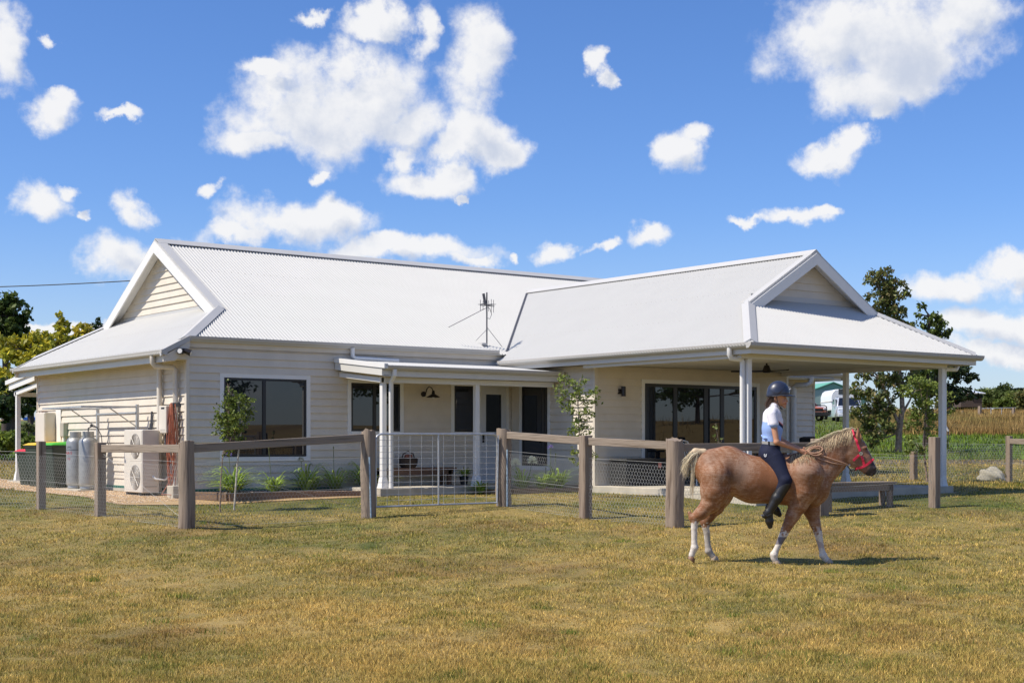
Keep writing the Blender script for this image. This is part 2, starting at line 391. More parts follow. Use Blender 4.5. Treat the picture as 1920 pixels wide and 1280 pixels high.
def build_terrain():
    ds = np.concatenate([-np.geomspace(400, 2, 24), np.arange(0, 30, .25), np.arange(30, 62, .5), np.arange(62, 140, 2.), np.arange(140, 300, 8.), np.geomspace(310, 3500, 22)])
    ts = np.concatenate([-np.geomspace(40, .55, 20), np.linspace(-.5, .5, 170), np.geomspace(.55, 40, 20)])
    D, T = np.meshgrid(ds, ts, indexing='ij')
    X = T*np.maximum(np.abs(D), 9)
    X = np.clip(X, -3500, 3500)
    Z = ground(X, D)
    x = X.ravel(); d = D.ravel()
    V = np.stack([x*UX+d*UY+CX, -x*UY+d*UX+CY, Z.ravel()], 1)
    n, m = D.shape
    i = np.arange(n-1)[:, None]*m+np.arange(m-1)[None, :]
    F = np.stack([i, i+1, i+m+1, i+m], -1).reshape(-1, 4)
    c = tone_col(lawn_tone(x, d), x, d)*.36  # dimmed below the blade colour: painted-in shade of the gaps between blades
    band = (d > 41.2) & (d < 43.4) & (x/d > .18) | (d > 41.2) & (d < 43.4) & (x/d < -.3)
    c[band] = (.13, .10, .065)
    m_ = mat('lawn_ground', (.3, .25, .1), .95, attr=True, var=.28, vscale=2.5, bump=1, bscale=40, detail=10)
    o = mesh_np('lawn', V, F, m_, smooth=True, col=c); tag(o, 'lawn and paddock ground', kind='structure'); o['label'] = 'mown straw and green lawn running out to the paddocks'
build_terrain()

def in_house(X, Y):
    a = (X > -.05) & (X < 17.35) & (Y > -.05) & (Y < 8.3)
    b = (X > 7.45) & (X < 13.2) & (Y > -7.45) & (Y < 0)
    c = (X > 3.05) & (X < 7.5) & (Y > -1.95) & (Y < 0)
    gr = (X > -1.45+.10*np.sin(Y*3)) & (X < .0) & (Y > -.55+.06*np.sin(X*6)) & (Y < 11)
    yf = np.where(X < .35, -.35-2*X, -1.05-.2037*(X-.35))
    bed = (X > .0) & (X < 3.05) & (Y > yf-.36+.05*np.sin(X*5)) & (Y < 0) | (X > -1.4) & (X <= 0) & (Y < -.5) & (Y > -.5-.6*(X+1.4))
    bed2 = (X > 5.3) & (X < 7.5) & (Y > -2.62) & (Y < 0)
    return a | b | c | gr | bed | bed2
def blades(name, n, dlo, dhi, hmin, hmax, wpx, seed, tmax=.40, tone=None, lean=.6, label=None, tmin=None, colf=None, upright=False, cull=True):
    r = np.random.default_rng(seed)
    u = r.random(n); d = 1/(1/dlo+(1/dhi-1/dlo)*u) if dhi/dlo > 1.2 else dlo+(dhi-dlo)*u
    tmin = -tmax if tmin is None else tmin
    x = r.uniform(tmin, tmax, n)*d
    keep = np.ones(n, bool)
    X, Y, _ = W(x, d)
    if cull: keep &= ~in_house(X, Y)
    if name == 'field_grass': keep &= (x > 21) & (x < 90)
    if name == 'dry_grass': keep &= d > 66+4*patch_noise(x, d*0, .35, 31)+r.random(n)*2.5
    x, d, X, Y = x[keep], d[keep], X[keep], Y[keep]; n = len(x)
    z = ground(x, d)
    t = lawn_tone(x, d) + r.normal(0, .26, n) if tone is None else tone(x, d, r)
    c = tone_col(t, x, d) if colf is None else colf(x, d, r)
    c = c*(r.uniform(.2, 1.35, n)+(r.random(n) < .09)*.7)[:, None]
    h = r.uniform(hmin, hmax, n)*(1+.5*patch_noise(x, d, 1.7, 5)+.6*patch_noise(x, d, 9., 6))
    if name == 'dry_grass': h = h*(1+.55*patch_noise(x, d, .5, 33))
    h = np.clip(h, hmin*.4, hmax*1.7)
    w = np.maximum(wpx*d/(FPX*.533), .0025)
    a = r.uniform(0, 6.283, n)
    # blade faces roughly any way; tip leans
    la = r.uniform(0, 6.283, n); ll = h*lean*r.random(n)
    dx = np.cos(a)*w/2; dy = np.sin(a)*w/2
    A = np.stack([X-dx, Y-dy, z-.006], 1); B = np.stack([X+dx, Y+dy, z-.006], 1)
    C = np.stack([X+np.cos(la)*ll, Y+np.sin(la)*ll, z+h], 1)
    V = np.stack([A, B, C], 1).reshape(-1, 3)
    F = np.arange(3*n).reshape(-1, 3)
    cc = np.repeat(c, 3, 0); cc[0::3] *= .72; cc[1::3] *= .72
    o = mesh_np(name, V, F, M['grass'], col=cc); tag(o, label, 'grass', kind='stuff'); return o
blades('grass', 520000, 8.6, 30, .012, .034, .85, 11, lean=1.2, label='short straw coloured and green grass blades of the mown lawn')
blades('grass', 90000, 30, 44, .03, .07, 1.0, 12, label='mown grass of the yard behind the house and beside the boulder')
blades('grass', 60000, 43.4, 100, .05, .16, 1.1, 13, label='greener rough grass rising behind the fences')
def tuftcol(x, d, r): return np.array([.15, .20, .03])*np.ones((len(x), 1))
def tufts():
    r = np.random.default_rng(88); V = []; C = []
    for k in range(150):
        d0 = 1/(1/9.2+(1/27-1/9.2)*r.random()); x0 = r.uniform(-.38, .38)*d0; X, Y, _ = W(x0, d0)
        if in_house(X, Y): continue
        m = r.integers(30, 90); s = r.uniform(.05, .16); xx = x0+r.normal(0, s, m); dd = d0+r.normal(0, s, m); z = ground(xx, dd)
        h = r.uniform(.03, .075, m)*np.exp(-((xx-x0)**2+(dd-d0)**2)/(2*(1.6*s)**2)); X, Y, _ = W(xx, dd); a = r.uniform(0, 6.28, m); la = r.uniform(0, 6.28, m); w = .004+.00025*d0
        A = np.stack([X-np.cos(a)*w/2, Y-np.sin(a)*w/2, z-.005], 1); B = np.stack([X+np.cos(a)*w/2, Y+np.sin(a)*w/2, z-.005], 1); T = np.stack([X+np.cos(la)*h*.5, Y+np.sin(la)*h*.5, z+h], 1)
        V.append(np.stack([A, B, T], 1).reshape(-1, 3)); c = (np.array([.17, .23, .035]) if r.random() < .6 else np.array([.55, .40, .14]))*r.uniform(.6, 1.2); C.append(np.repeat(c[None]*r.uniform(.7, 1.3, m)[:, None], 3, 0))
    V = np.concatenate(V); o = mesh_np('grass_tufts', V, np.arange(len(V)).reshape(-1, 3), M['grass'], col=np.concatenate(C)); tag(o, 'scattered longer green and straw tufts in the mown lawn', 'grass', kind='stuff')
tufts()
def drycol(x, d, r):
    k = np.clip(r.random(len(x))*.7+.15+.6*patch_noise(x, d, .45, 21), 0, 1)[:, None]
    g = np.clip(patch_noise(x, d, .12, 22)*1.1+.1+(d > 100)*.25, 0, .75)[:, None]
    return np.array([.26, .25, .07])*g+(1-g)*(np.array([.62, .42, .16])*(1-k)+np.array([.36, .22, .07])*k)
blades('field_grass', 26000, 2, 57, .2, .6, 4.0, 15, tmin=.62, tmax=14, tone=lambda x, d, r: -np.ones(len(x)), colf=drycol, lean=.5, label='tall dry grass of the field to the right, mirrored in the windows')
blades('dry_grass', 110000, 66, 150, .16, .42, .8, 14, tmin=.235, tmax=.40, tone=lambda x, d, r: -np.ones(len(x)), colf=drycol, lean=.5, label='tall dry golden grass of the paddock behind the right fence')
def _unused(x, d, r):
    k = r.random(len(x))[:, None]
    return np.array([.10, .15, .025])*(1-k)+np.array([.22, .22, .06])*k
# ------------------------------------------------------------------ the house
house = empty('house', (0, 0, 0), 0, 'long cream weatherboard house with white corrugated gable roofs and a deep corner verandah', 'house')
EXP = .145; ZB = .14
K = .573                       # main roof pitch (rise per metre)
def zmain(v): return 2.97+K*v
def board_mesh(a0, a1, z0, z1, axis, c, sgn, full=True):
    """one tapered weatherboard; axis 'x' runs along X on plane Y=c facing sgn in Y"""
    t0, t1 = .038, .009
    q = [(0, z0), (t0, z0), (t1+.002, z1), (0, z1)]
    mb = MB()
    if axis == 'x': mb.prism([(c+sgn*p, z) for p, z in q], 0, a0, a1)
    else: mb.prism([(c+sgn*p, z) for p, z in q], 1, a0, a1)
    return mb
def boards(wall, axis, c, sgn, a0, a1, z0, z1, openings, gable=None):
    z = z0; k = 0
    while z < z1-.02:
        zt = min(z+EXP+.004, z1)
        segs = [(a0, a1, z, zt)]
        for (o0, o1, oz0, oz1) in openings:
            new = []
            for (s0, s1, b, t) in segs:
                if oz1 <= b+.005 or oz0 >= t-.005 or o1 <= s0 or o0 >= s1: new.append((s0, s1, b, t)); continue
                if s0 < o0: new.append((s0, o0, b, t))
                if o1 < s1: new.append((o1, s1, b, t))
                m0, m1 = max(s0, o0), min(s1, o1)
                if oz0 > b+.03: new.append((m0, m1, b, oz0))
                if oz1 < t-.03: new.append((m0, m1, oz1, t))
            segs = new
        for (s0, s1, b, t) in segs:
            if gable:
                l, r_ = gable((b+t)/2)
                s0, s1 = max(s0, l), min(s1, r_)
            if s1-s0 < .03: continue
            board_mesh(s0, s1, b, t, axis, c, sgn).build('weatherboard', M['board'], wall)
        z += EXP; k += 1
def wallbox(x0, x1, y0, y1, z0, z1): return MB().box(x0, x1, y0, y1, z0, z1).build('wall', M['board'], house)
# openings (with their trims)
W1 = (.67, 2.60, .66, 2.33); W2 = (3.44, 4.77, 1.16, 2.27+.03); W3 = (5.95, 6.64, 1.16, 2.27+.03); DR = (6.64, 7.46, .14, 2.30)
W4 = (-1.35, -.29, .44, 2.30)   # on the wing's side wall, along Y
SL = (8.80, 12.3, .15, 2.33)
# front wall
w = wallbox(0, 17.3, .03, .12, .15, 2.93)
boards(w, 'x', .03, -1, .05, 7.52, .15, 2.79, [W1, W2, W3, DR])
boards(w, 'x', .03, -1, 13.3, 17.25, .15, 2.62, [])
# left wall
w = wallbox(.03, .12, .12, 8.15, .15, 2.93)
boards(w, 'y', .03, -1, .05, 8.12, .15, 2.82, [(7.5, 7.9, .3, 1.72)])
w = wallbox(17.2, 17.3, .12, 8.15, .15, 2.9)
w = wallbox(0, 17.3, 8.05, 8.15, .15, 2.9)
# wing walls
w = wallbox(7.56, 7.65, -2.77, .03, .15, 2.58)
boards(w, 'y', 7.56, -1, -2.76, 0, .15, 2.58, [W4])
w = wallbox(7.56, 13.21, -2.77, -2.68, .15, 2.58)
boards(w, 'x', -2.77, -1, 7.6, 13.16, .15, 2.58, [SL])
w = wallbox(13.12, 13.21, -2.68, .03, .15, 2.58)
# corner trims
def part(name, m, *boxes, parent=house, bev=0):
    mb = MB()
    for b in boxes: mb.box(*b)
    return mb.build(name, M[m], parent, bev=bev)
for (x, y) in ((0, 0),): part('corner_trim', 'board', (-.012, .05, -.012, .05, .13, 2.80))
part('corner_trim', 'board', (-.012, .045, 8.12, 8.17, .13, 2.62))
part('corner_trim', 'board', (7.518, 7.60, -2.812, -2.75, .15, 2.58))
part('corner_trim', 'white', (13.16, 13.225, -2.812, -2.75, .15, 2.58))
part('corner_trim', 'board', (17.25, 17.315, -.012, .05, .13, 2.62))
# base: concrete and green flashing
part('footing', 'concrete', (-.02, 17.3, .0, 8.15, -.3, .10), (7.52, 13.3, -2.75, .0, -.3, .10))
part('flashing', 'green', (-.012, 3.05, -.012, .04, .10, .15), (-.012, .03, .05, 8.1, .10, .15))
# slabs
MB().box(3.08, 7.50, -1.82, -.013, -.3, .15).build('porch_slab', M['concrete'], house, bev=.01)
MB().box(7.45, 13.12, -7.28, -2.82, -.3, .15).build('verandah_slab', M['concrete'], house, bev=.01)
# windows
def window(axis, c, sgn, o, mulls=(), tw=.085, bottom=True, fw=.045):
    a0, a1, z0, z1 = o
    def bx(mb, p0, p1, q0, q1, b, t):   # p along wall, q outwards
        if axis == 'x':
            y = sorted((c+sgn*q0, c+sgn*q1)); mb.box(p0, p1, y[0], y[1], b, t)
        else:
            x = sorted((c+sgn*q0, c+sgn*q1)); mb.box(x[0], x[1], p0, p1, b, t)
    mb = MB(); bx(mb, a0, a1, .0, .034, z1-tw, z1); bx(mb, a0, a0+tw, .0, .0335, z0, z1-tw); bx(mb, a1-tw, a1, .0, .0335, z0, z1-tw)
    if bottom: bx(mb, a0+tw, a1-tw, .0, .04, z0, z0+tw)
    tr = mb.build('window', M['white'], house)
    i0, i1, j0, j1 = a0+tw, a1-tw, z0+(tw if bottom else 0), z1-tw
    fr = MB(); f = fw
    bx(fr, i0, i1, .001, .022, j1-f, j1); bx(fr, i0, i1, .001, .022, j0, j0+f); bx(fr, i0, i0+f, .001, .0215, j0+f, j1-f); bx(fr, i1-f, i1, .001, .0215, j0+f, j1-f)
    for m in mulls: bx(fr, m-f*.8, m+f*.8, .001, .0225, j0+f, j1-f)
    fr.build('frame', M['black'], tr)
    edges = [i0+f]+[e for m in mulls for e in (m-f*.8, m+f*.8)]+[i1-f]
    for k in range(0, len(edges), 2):
        p = MB(); bx(p, edges[k], edges[k+1], .002, .008, j0+f, j1-f); p.build('pane', M['glass'], tr)
    return tr
window('x', .03, -1, W1, (1.60,))
window('x', .03, -1, W2, (4.08,))
window('x', .03, -1, W3)
window('y', 7.56, -1, W4)
s = window('x', -2.77, -1, SL, (9.76, 10.66, 11.15), bottom=False, fw=.07); s.name = 'sliding_door'
# front door
d = part('door', 'white', (6.66, 6.73, -.004, .03, .15, 2.30), (7.40, 7.47, -.004, .03, .15, 2.30), (6.73, 7.40, -.004, .03, 2.21, 2.30))
l = part('door_leaf', 'door', (6.735, 6.86, .004, .028, .16, 2.205), (7.27, 7.395, .004, .028, .16, 2.205), (6.86, 7.27, .004, .028, 2.05, 2.205), (6.86, 7.27, .004, .028, .16, 1.25), parent=d)
part('pane', 'glass', (6.86, 7.27, .012, .022, 1.25, 2.05), parent=d)
part('handle', 'black', (6.765, 6.795, -.03, .004, 1.02, 1.20), parent=d)
part('doorstep', 'white', (6.66, 7.47, -.06, .0, .151, .185), parent=d)

# ---- corrugated roof planes
PITCH = .076
def roofplane(name, n0, n1, lo, hi, pos, nrm, mat_='roof'):
    """columns along s from n0 to n1; pos(s,t)->xyz ; nrm normal"""
    ns = int((n1-n0)/PITCH*8)
    S = np.linspace(n0, n1, ns+1); V = []; nrm = Vector(nrm).normalized()
    ok = []
    for s in S:
        a, b = lo(s), hi(s); ok.append(b > a+.003)
        h = .0115*math.cos(2*math.pi*s/PITCH)
        for t in (a, b):
            p = Vector(pos(s, t))+nrm*h; V.append(p)
        for t in (b, a):
            V.append(Vector(pos(s, t))-nrm*.03)
    F = []
    for i in range(ns):
        if not (ok[i] and ok[i+1]): continue
        j = 4*i; k = j+4
        F += [(j, k, k+1, j+1), (j+2, k+2, k+3, j+3), (j, j+3, k+3, k), (j+1, k+1, k+2, j+2)]
    return mesh_np(name, np.array([tuple(v) for v in V]), F, M[mat_], house, smooth=False)
def vall(u):   # where the wing roof meets the main roof plane (Y of the valley)
    zl = 2.71+.6*(min(u-7.0, 13.7-u)); return (zl-2.97)/K
roofplane('roof', -.1, 17.45, lambda u: (-.10 if u < 7.27 else max(vall(u) if u < 13.7 else -.55, -.10 if u < 10.35 else -.55)),
          lambda u: u if u < 1.15 else (4.07 if u < 16.2 else 17.35-u), lambda s, t: (s, t, zmain(t)), (0, -K, 1))
roofplane('roof', -.1, 8.24, lambda v: -.55, lambda v: min(1.36, v, 8.14-v), lambda s, t: (t, s, 2.97+K*t), (-K, 0, 1))
roofplane('roof', -.1, 17.45, lambda u: 8.14-u if u < 1.15 else 4.07, lambda u: 8.24, lambda s, t: (s, t, zmain(8.14-t)), (0, K, 1))
roofplane('roof', -.5, 8.7, lambda v: max(16.0, 17.35-v if v < 4.07 else 17.35-(8.14-v)), lambda v: 17.92, lambda s, t: (t, s, 2.97+K*(17.35-t)), (K, 0, 1))
VF = -7.59
roofplane('roof', VF, 3.05, lambda v: 7.0 if v < -.16 else 7.0+(zmain(v)-2.71)/.6, lambda v: min(10.35, 7+(v-VF)) if v < -6.1 else 10.35, lambda s, t: (t, s, 2.71+.6*(t-7)), (-.6, 0, 1))
roofplane('roof', VF, 3.05, lambda v: max(10.35, 13.7-(v-VF)) if v < -6.1 else 10.35, lambda v: 13.7 if v < -.9 else 13.7-max(0, (zmain(v)-2.71)/.6), lambda s, t: (t, s, 2.71+.6*(13.7-t)), (.6, 0, 1))
roofplane('roof', 7.0, 13.7, lambda u: VF, lambda u: min(-5.8, VF+(u-7), VF+(13.7-u)), lambda s, t: (s, t, 2.71+.6*(t-VF)), (0, -.6, 1))
def screws(s0, s1, lo, hi, pos, nrm, seed):
    r = np.random.default_rng(seed); n = Vector(nrm).normalized(); mb = MB()
    ts = np.arange(.15, 5.2, .92)
    for t_ in ts:
        for s_ in np.arange(s0, s1, PITCH*2):
            a, b = lo(s_), hi(s_)
            if not (a+.05 < a+t_ < b-.08): continue
            p = Vector(pos(s_, a+t_ if False else t_+min(lo(s0+.5), a)+r.normal(0, .004)))+n*.013
            if not (a+.04 < t_+min(lo(s0+.5), a) < b-.05): continue
            d = .011; mb.add([tuple(p+Vector((d, 0, 0))), tuple(p+Vector((0, d, 0))), tuple(p+Vector((-d, 0, 0))), tuple(p+Vector((0, -d, 0))), tuple(p+n*.008)], [(0, 1, 4), (1, 2, 4), (2, 3, 4), (3, 0, 4)])
    o = mb.build('roof_screws', M['beiged'], house); o['kind'] = 'stuff'
screws(.3, 13, lambda u: (-.10 if u < 7.27 else max(vall(u), -.10)), lambda u: u if u < 1.15 else 4.0, lambda s, t: (s, t, zmain(t)), (0, -K, 1), 1)
screws(0, 8, lambda v: -.55, lambda v: min(1.3, v, 8.14-v), lambda s, t: (t, s, 2.97+K*t), (-K, 0, 1), 2)
screws(VF+.3, 2.9, lambda v: 7.0 if v < -.16 else 7.0+(zmain(v)-2.71)/.6, lambda v: min(10.3, 7+(v-VF)) if v < -6.1 else 10.3, lambda s, t: (t, s, 2.71+.6*(t-7)), (-.6, 0, 1), 3)
screws(7.3, 13.4, lambda u: VF, lambda u: min(-5.85, VF+(u-7), VF+(13.7-u)), lambda s, t: (s, t, 2.71+.6*(t-VF)), (0, -.6, 1), 4)
# ---- flashings
def cap(pts, w=.16, th=.012, lift=.018, name='ridge_cap', right=None, left=None, drop=None):
    """bent strip along a line: pts a->b, left/right = unit vectors running down each roof face"""
    a, b = map(Vector, pts); up = Vector((0, 0, 1)); V = []; L = Vector(left); Rr = Vector(right)
    for p in (a, b):
        c = p+up*(lift+.015)
        for q in (c+L*w, c+L*w+up*th, c+up*(th+.012), c+Rr*w+up*th, c+Rr*w, c-up*.004): V.append(q)
    F = [(i, (i+1) % 6, 6+(i+1) % 6, 6+i) for i in range(6)]+[(5, 4, 3, 2, 1, 0), (6, 7, 8, 9, 10, 11)]
    return MB().add(V, F).build(name, M['cap'], house)
n1 = Vector((0, -1, -K)).normalized(); n2 = Vector((0, 1, -K)).normalized()
zr = zmain(4.07)
cap(((1.12, 4.07, zr), (16.2, 4.07, zr)), left=n1, right=n2, w=.20)
m1 = Vector((-1, 0, -.6)).normalized(); m2 = Vector((1, 0, -.6)).normalized()
zw = 2.71+.6*3.35
cap(((10.35, -6.13, zw), (10.35, 3.0, zw)), left=m1, right=m2, w=.17)
# hips of the main left end
def hip(a, b, l, r_, w=.17): cap((a, b), left=Vector(l).normalized(), right=Vector(r_).normalized(), w=w, name='hip_cap')
hip((-.06, -.06, zmain(-.06)), (1.22, 1.22, zmain(1.22)), (-.70, .5, -K*.72), (.70, -.5, -K*.72), .14)
hip((-.06, 8.20, zmain(-.06)), (1.22, 6.92, zmain(1.22)), (-.7, -.5, -K*.72), (.7, .5, -K*.72), .14)
hip((7.12, VF+.12, 2.77), (8.52, -6.07, 2.71+.6*1.52), (-.7, .5, -.43), (.7, -.5, -.43), .14)
hip((13.58, VF+.12, 2.77), (12.18, -6.07, 2.71+.6*1.52), (-.7, -.5, -.43), (.7, .5, -.43), .14)
# valley gutter strip
va, vb = (7.45, .02, zmain(.02)), (10.35, 3.05, zmain(3.05))
MB().beam((va[0]-.02, va[1], va[2]+.012), (vb[0]-.02, vb[1], vb[2]+.012), .05, .012).build('valley_flashing', M['ant'], house)
# verge (rake) flashings + barge boards of the two dutch gables
def barge(apex, foot, out, wdt=.21, name='barge_board', m='white', off=0, th=.035, drop=.02):
    """board in the gable plane under the verge; out = outward unit vector"""
    a = Vector(apex); f = Vector(foot); o = Vector(out)
    d = (f-a).normalized()
    V = []
    for q in (0, th):
        ex = wdt
        V += [a-Vector((0, 0, drop))+o*(off+q), f-Vector((0, 0, drop))+o*(off+q), f-Vector((0, 0, drop+ex*.25))-d*(ex*.0)+o*(off+q), a-Vector((0, 0, drop+ex*1.17))+o*(off+q)]
    # make the lower edge parallel to the upper one
    V[2] = V[1]-Vector((0, 0, ex*1.17)); V[6] = V[5]-Vector((0, 0, ex*1.17))
    return MB().add(V, [(0,1,2,3),(7,6,5,4),(0,4,5,1),(1,5,6,2),(2,6,7,3),(3,7,4,0)]).build(name, M[m], house)
def verge(apex, foot, inward, w=.17, lift=.03):
    a = Vector(apex)+Vector((0, 0, lift)); f = Vector(foot)+Vector((0, 0, lift)); i = Vector(inward)*w; t = Vector((0, 0, .012)); dn = Vector((0, 0, -.10)); o = -Vector(inward)*.012
    V = [a, f, f+i, a+i, a+t, f+t, f+i+t, a+i+t]
    mb = MB().add(V, [(0,1,2,3),(7,6,5,4),(0,4,5,1),(1,5,6,2),(2,6,7,3),(3,7,4,0)])
    V = [a+o, f+o, f+o+dn, a+o+dn]; V += [v-o*.9 for v in V]
    mb.add(V, [(0,1,2,3),(7,6,5,4),(0,4,5,1),(1,5,6,2),(2,6,7,3),(3,7,4,0)])
    return mb.build('verge_flashing', M['cap'], house)
for sgn in (-1, 1):
    ft = (1.12, 4.07+sgn*2.93, zmain(1.14)); ap = (1.12, 4.07, zr)
    barge(ap, ft, (-1, 0, 0), wdt=.20, off=.0); verge(ap, ft, (1, 0, 0), w=.2)
    MB().add([(1.12, 4.07, zr-.06), (1.36, 4.07, zr-.06), (1.36, ft[1], ft[2]-.06), (1.12, ft[1], ft[2]-.06), (1.12, 4.07, zr-.085), (1.36, 4.07, zr-.085), (1.36, ft[1], ft[2]-.085), (1.12, ft[1], ft[2]-.085)],
             [(0,1,2,3),(7,6,5,4),(0,4,5,1),(1,5,6,2),(2,6,7,3),(3,7,4,0)]).build('soffit', M['white'], house)
    ft = (10.35+sgn*1.86, -6.12, 2.71+.6*1.49); ap = (10.35, -6.12, zw)
    barge(ap, ft, (0, -1, 0), wdt=.19); verge(ap, ft, (0, 1, 0), w=.17)
    MB().add([(10.35, -6.12, zw-.06), (10.35, -5.84, zw-.06), (ft[0], -5.84, ft[2]-.06), (ft[0], -6.12, ft[2]-.06), (10.35, -6.12, zw-.085), (10.35, -5.84, zw-.085), (ft[0], -5.84, ft[2]-.085), (ft[0], -6.12, ft[2]-.085)],
             [(0,1,2,3),(7,6,5,4),(0,4,5,1),(1,5,6,2),(2,6,7,3),(3,7,4,0)]).build('soffit', M['white'], house)
# gable walls
z0g = 2.97+K*1.36
gw = MB().prism([(1.2, z0g-.1), (6.94, z0g-.1), (4.07, zr-.1)], 0, 1.37, 1.45).build('gable_wall', M['board'], house)
boards(gw, 'y', 1.37, -1, 1.0, 7.1, z0g+.06, zr-.1, [], gable=lambda z: (4.07-(zr-.12-z)/K+.05, 4.07+(zr-.12-z)/K-.05))
MB().box(1.33, 1.37, 1.5, 6.64, z0g-.02, z0g+.05).build('apron_flashing', M['cap'], house)
z0w = 2.71+.6*(-5.83-VF)
gw = MB().prism([(8.6, z0w-.1), (12.1, z0w-.1), (10.35, zw-.1)], 1, -5.83, -5.75).build('gable_wall', M['board'], house)
boards(gw, 'x', -5.83, -1, 8.2, 12.5, z0w+.08, zw-.1, [], gable=lambda z: (10.35-(zw-.12-z)/.6+.05, 10.35+(zw-.12-z)/.6-.05))
MB().box(8.8, 11.9, -5.875, -5.83, z0w-.02, z0w+.08).build('apron_flashing', M['cap'], house)
gw = MB().prism([(1.2, z0g-.1), (6.94, z0g-.1), (4.07, zr-.1)], 0, 15.95, 16.05).build('gable_wall', M['board'], house)

# ---- gutters / fascias
def gutter(a, b, out, top, name='gutter', d=.115, h=.10):
    """a,b on the inner line (x,y); out = outward direction"""
    a = Vector((*a, top)); b = Vector((*b, top)); o = Vector((*out, 0)); z = Vector((0, 0, 1))
    prof = [(0, 0), (0, -h), (.02, -h-.003), (d*.55, -h+.003), (d-.01, -h*.55), (d, -.012), (d, 0), (d-.014, 0), (d-.014, -.012), (d*.5, -h+.02), (.01, -h+.02), (.01, 0)]
    n = len(prof); V = [a+o*p+z*q for p, q in prof]+[b+o*p+z*q for p, q in prof]
    F = [(i, (i+1) % n, n+(i+1) % n, n+i) for i in range(n)]
    mb = MB().add(V, F)
    c = [(0, 0), (0, -h), (.02, -h-.003), (d*.55, -h+.003), (d-.01, -h*.55), (d, -.012), (d, 0)]
    m = len(c)
    for P in (a, b):
        e = (b-a).normalized()*.003*(1 if P is b else -1)
        mb.add([P+o*p+z*q+e for p, q in c], [tuple(range(m))])
    return mb.build(name, M['gutter'], house)
gutter((.02, -.02), (7.12, -.02), (0, -1), 2.99)
part('fascia', 'board', (.02, 7.28, -.02, .028, 2.79, 2.935))
gutter((-.435, -.13), (-.435, 8.42), (-1, 0), 2.715)
part('fascia', 'beam', (-.434, -.405, -.06, 8.2, 2.50, 2.66))
part('soffit', 'soffit', (-.405, .0, -.03, 8.16, 2.545, 2.56))
part('soffit_trim', 'soffit', (-.03, .005, .05, 8.1, 2.515, 2.545))
# raking ends of the left skirt
for y0, y1 in ((-.118, -.05), (8.16, 8.225)):
    MB().prism([(-.55, 2.60), (-.55, 2.70), (.02, 3.0), (.02, 2.90)], 1, y0, y1).build('barge_board', M['gutter'], house)
    MB().prism([(-.50, 2.50), (-.50, 2.60), (.02, 2.90), (.02, 2.79), (-.28, 2.52)], 1, y0+.012, y1-.01).build('barge_board', M['board'], house)
MB().prism([(-.42, 2.55), (0, 2.82), (0, 2.555)], 1, -.049, -.03).build('gable_infill', M['board'], house)
# wing + verandah
gutter((7.115, VF+.115), (7.115, -.20), (-1, 0), 2.755)
gutter((7.0, VF+.115), (13.7, VF+.115), (0, -1), 2.756)
gutter((13.585, VF+.115), (13.585, -.67), (1, 0), 2.755)
gutter((13.58, -.46), (17.95, -.46), (0, -1), 2.78)
part('fascia', 'beam', (7.116, 7.15, VF+.15, -.03, 2.565, 2.69)); part('fascia', 'beam', (7.116, 13.55, VF+.116, VF+.15, 2.565, 2.69)); part('fascia', 'beam', (13.55, 13.584, VF+.116, -.5, 2.565, 2.69))
part('fascia', 'beam', (13.58, 17.80, -.459, -.43, 2.60, 2.72))
part('ceiling', 'soffit', (7.15, 13.55, VF+.15, -2.815, 2.585, 2.60)); part('ceiling', 'soffit', (7.15, 7.53, -2.815, -.01, 2.585, 2.60))
part('ceiling', 'soffit', (13.225, 13.55, -2.815, -.45, 2.585, 2.60)); part('soffit', 'soffit', (13.55, 17.8, -.43, .02, 2.62, 2.635))
part('verandah_beam', 'beam', (7.20, 7.29, VF+.42, -2.83, 2.50, 2.584)); part('verandah_beam', 'beam', (7.29, 13.06, VF+.42, VF+.51, 2.50, 2.584)); part('verandah_beam', 'beam', (12.97, 13.06, VF+.51, -2.83, 2.50, 2.584))
def post(x, y, z0=.15, z1=2.5, m='white'):
    p = MB().box(x-.05, x+.05, y-.05, y+.05, z0+.18, z1).build('post', M[m], house, bev=.006)
    MB().add([(x-.085, y-.085, z0), (x+.085, y-.085, z0), (x+.085, y+.085, z0), (x-.085, y+.085, z0), (x-.056, y-.056, z0+.2), (x+.056, y-.056, z0+.2), (x+.056, y+.056, z0+.2), (x-.056, y+.056, z0+.2)],
             [(3,2,1,0),(4,5,6,7),(0,1,5,4),(1,2,6,5),(2,3,7,6),(3,0,4,7)]).build('post_base', M[m], p)
    return p
post(7.44, -7.10, z1=2.5, m='white'); post(12.98, -7.10, m='white'); post(12.75, -4.85, m='white')
def pipe(pts, r=.045, name='downpipe', m='white'): return MB().tube(pts, r, 10).build(name, M[m], house, smooth=True)
pipe([(7.06, -7.02, 2.68), (7.06, -7.02, 2.56), (7.10, -7.02, 2.50), (7.30, -7.05, 2.49), (7.34, -7.06, 2.45), (7.34, -7.06, .2)], .048)
pipe([(13.63, -7.0, 2.66), (13.63, -7.0, 2.56), (13.56, -7.02, 2.50), (13.14, -7.06, 2.49), (13.10, -7.07, 2.44), (13.10, -7.07, .16)], .045)
pipe([(16.60, -.52, 2.68), (16.60, -.50, 2.54), (16.55, -.42, 2.47), (16.45, -.14, 2.47), (16.43, -.08, 2.42), (16.43, -.08, .2)], .07, m='beam')
# left end pipes
pipe([(-.49, .42, 2.62), (-.49, .42, 2.50), (-.44, .42, 2.43), (-.12, .36, 2.43), (-.07, .34, 2.38), (-.07, .34, .02)], .05, m='beige')
pipe([(-.07, 1.08, 2.50), (-.07, 1.08, .1)], .05, m='beige')
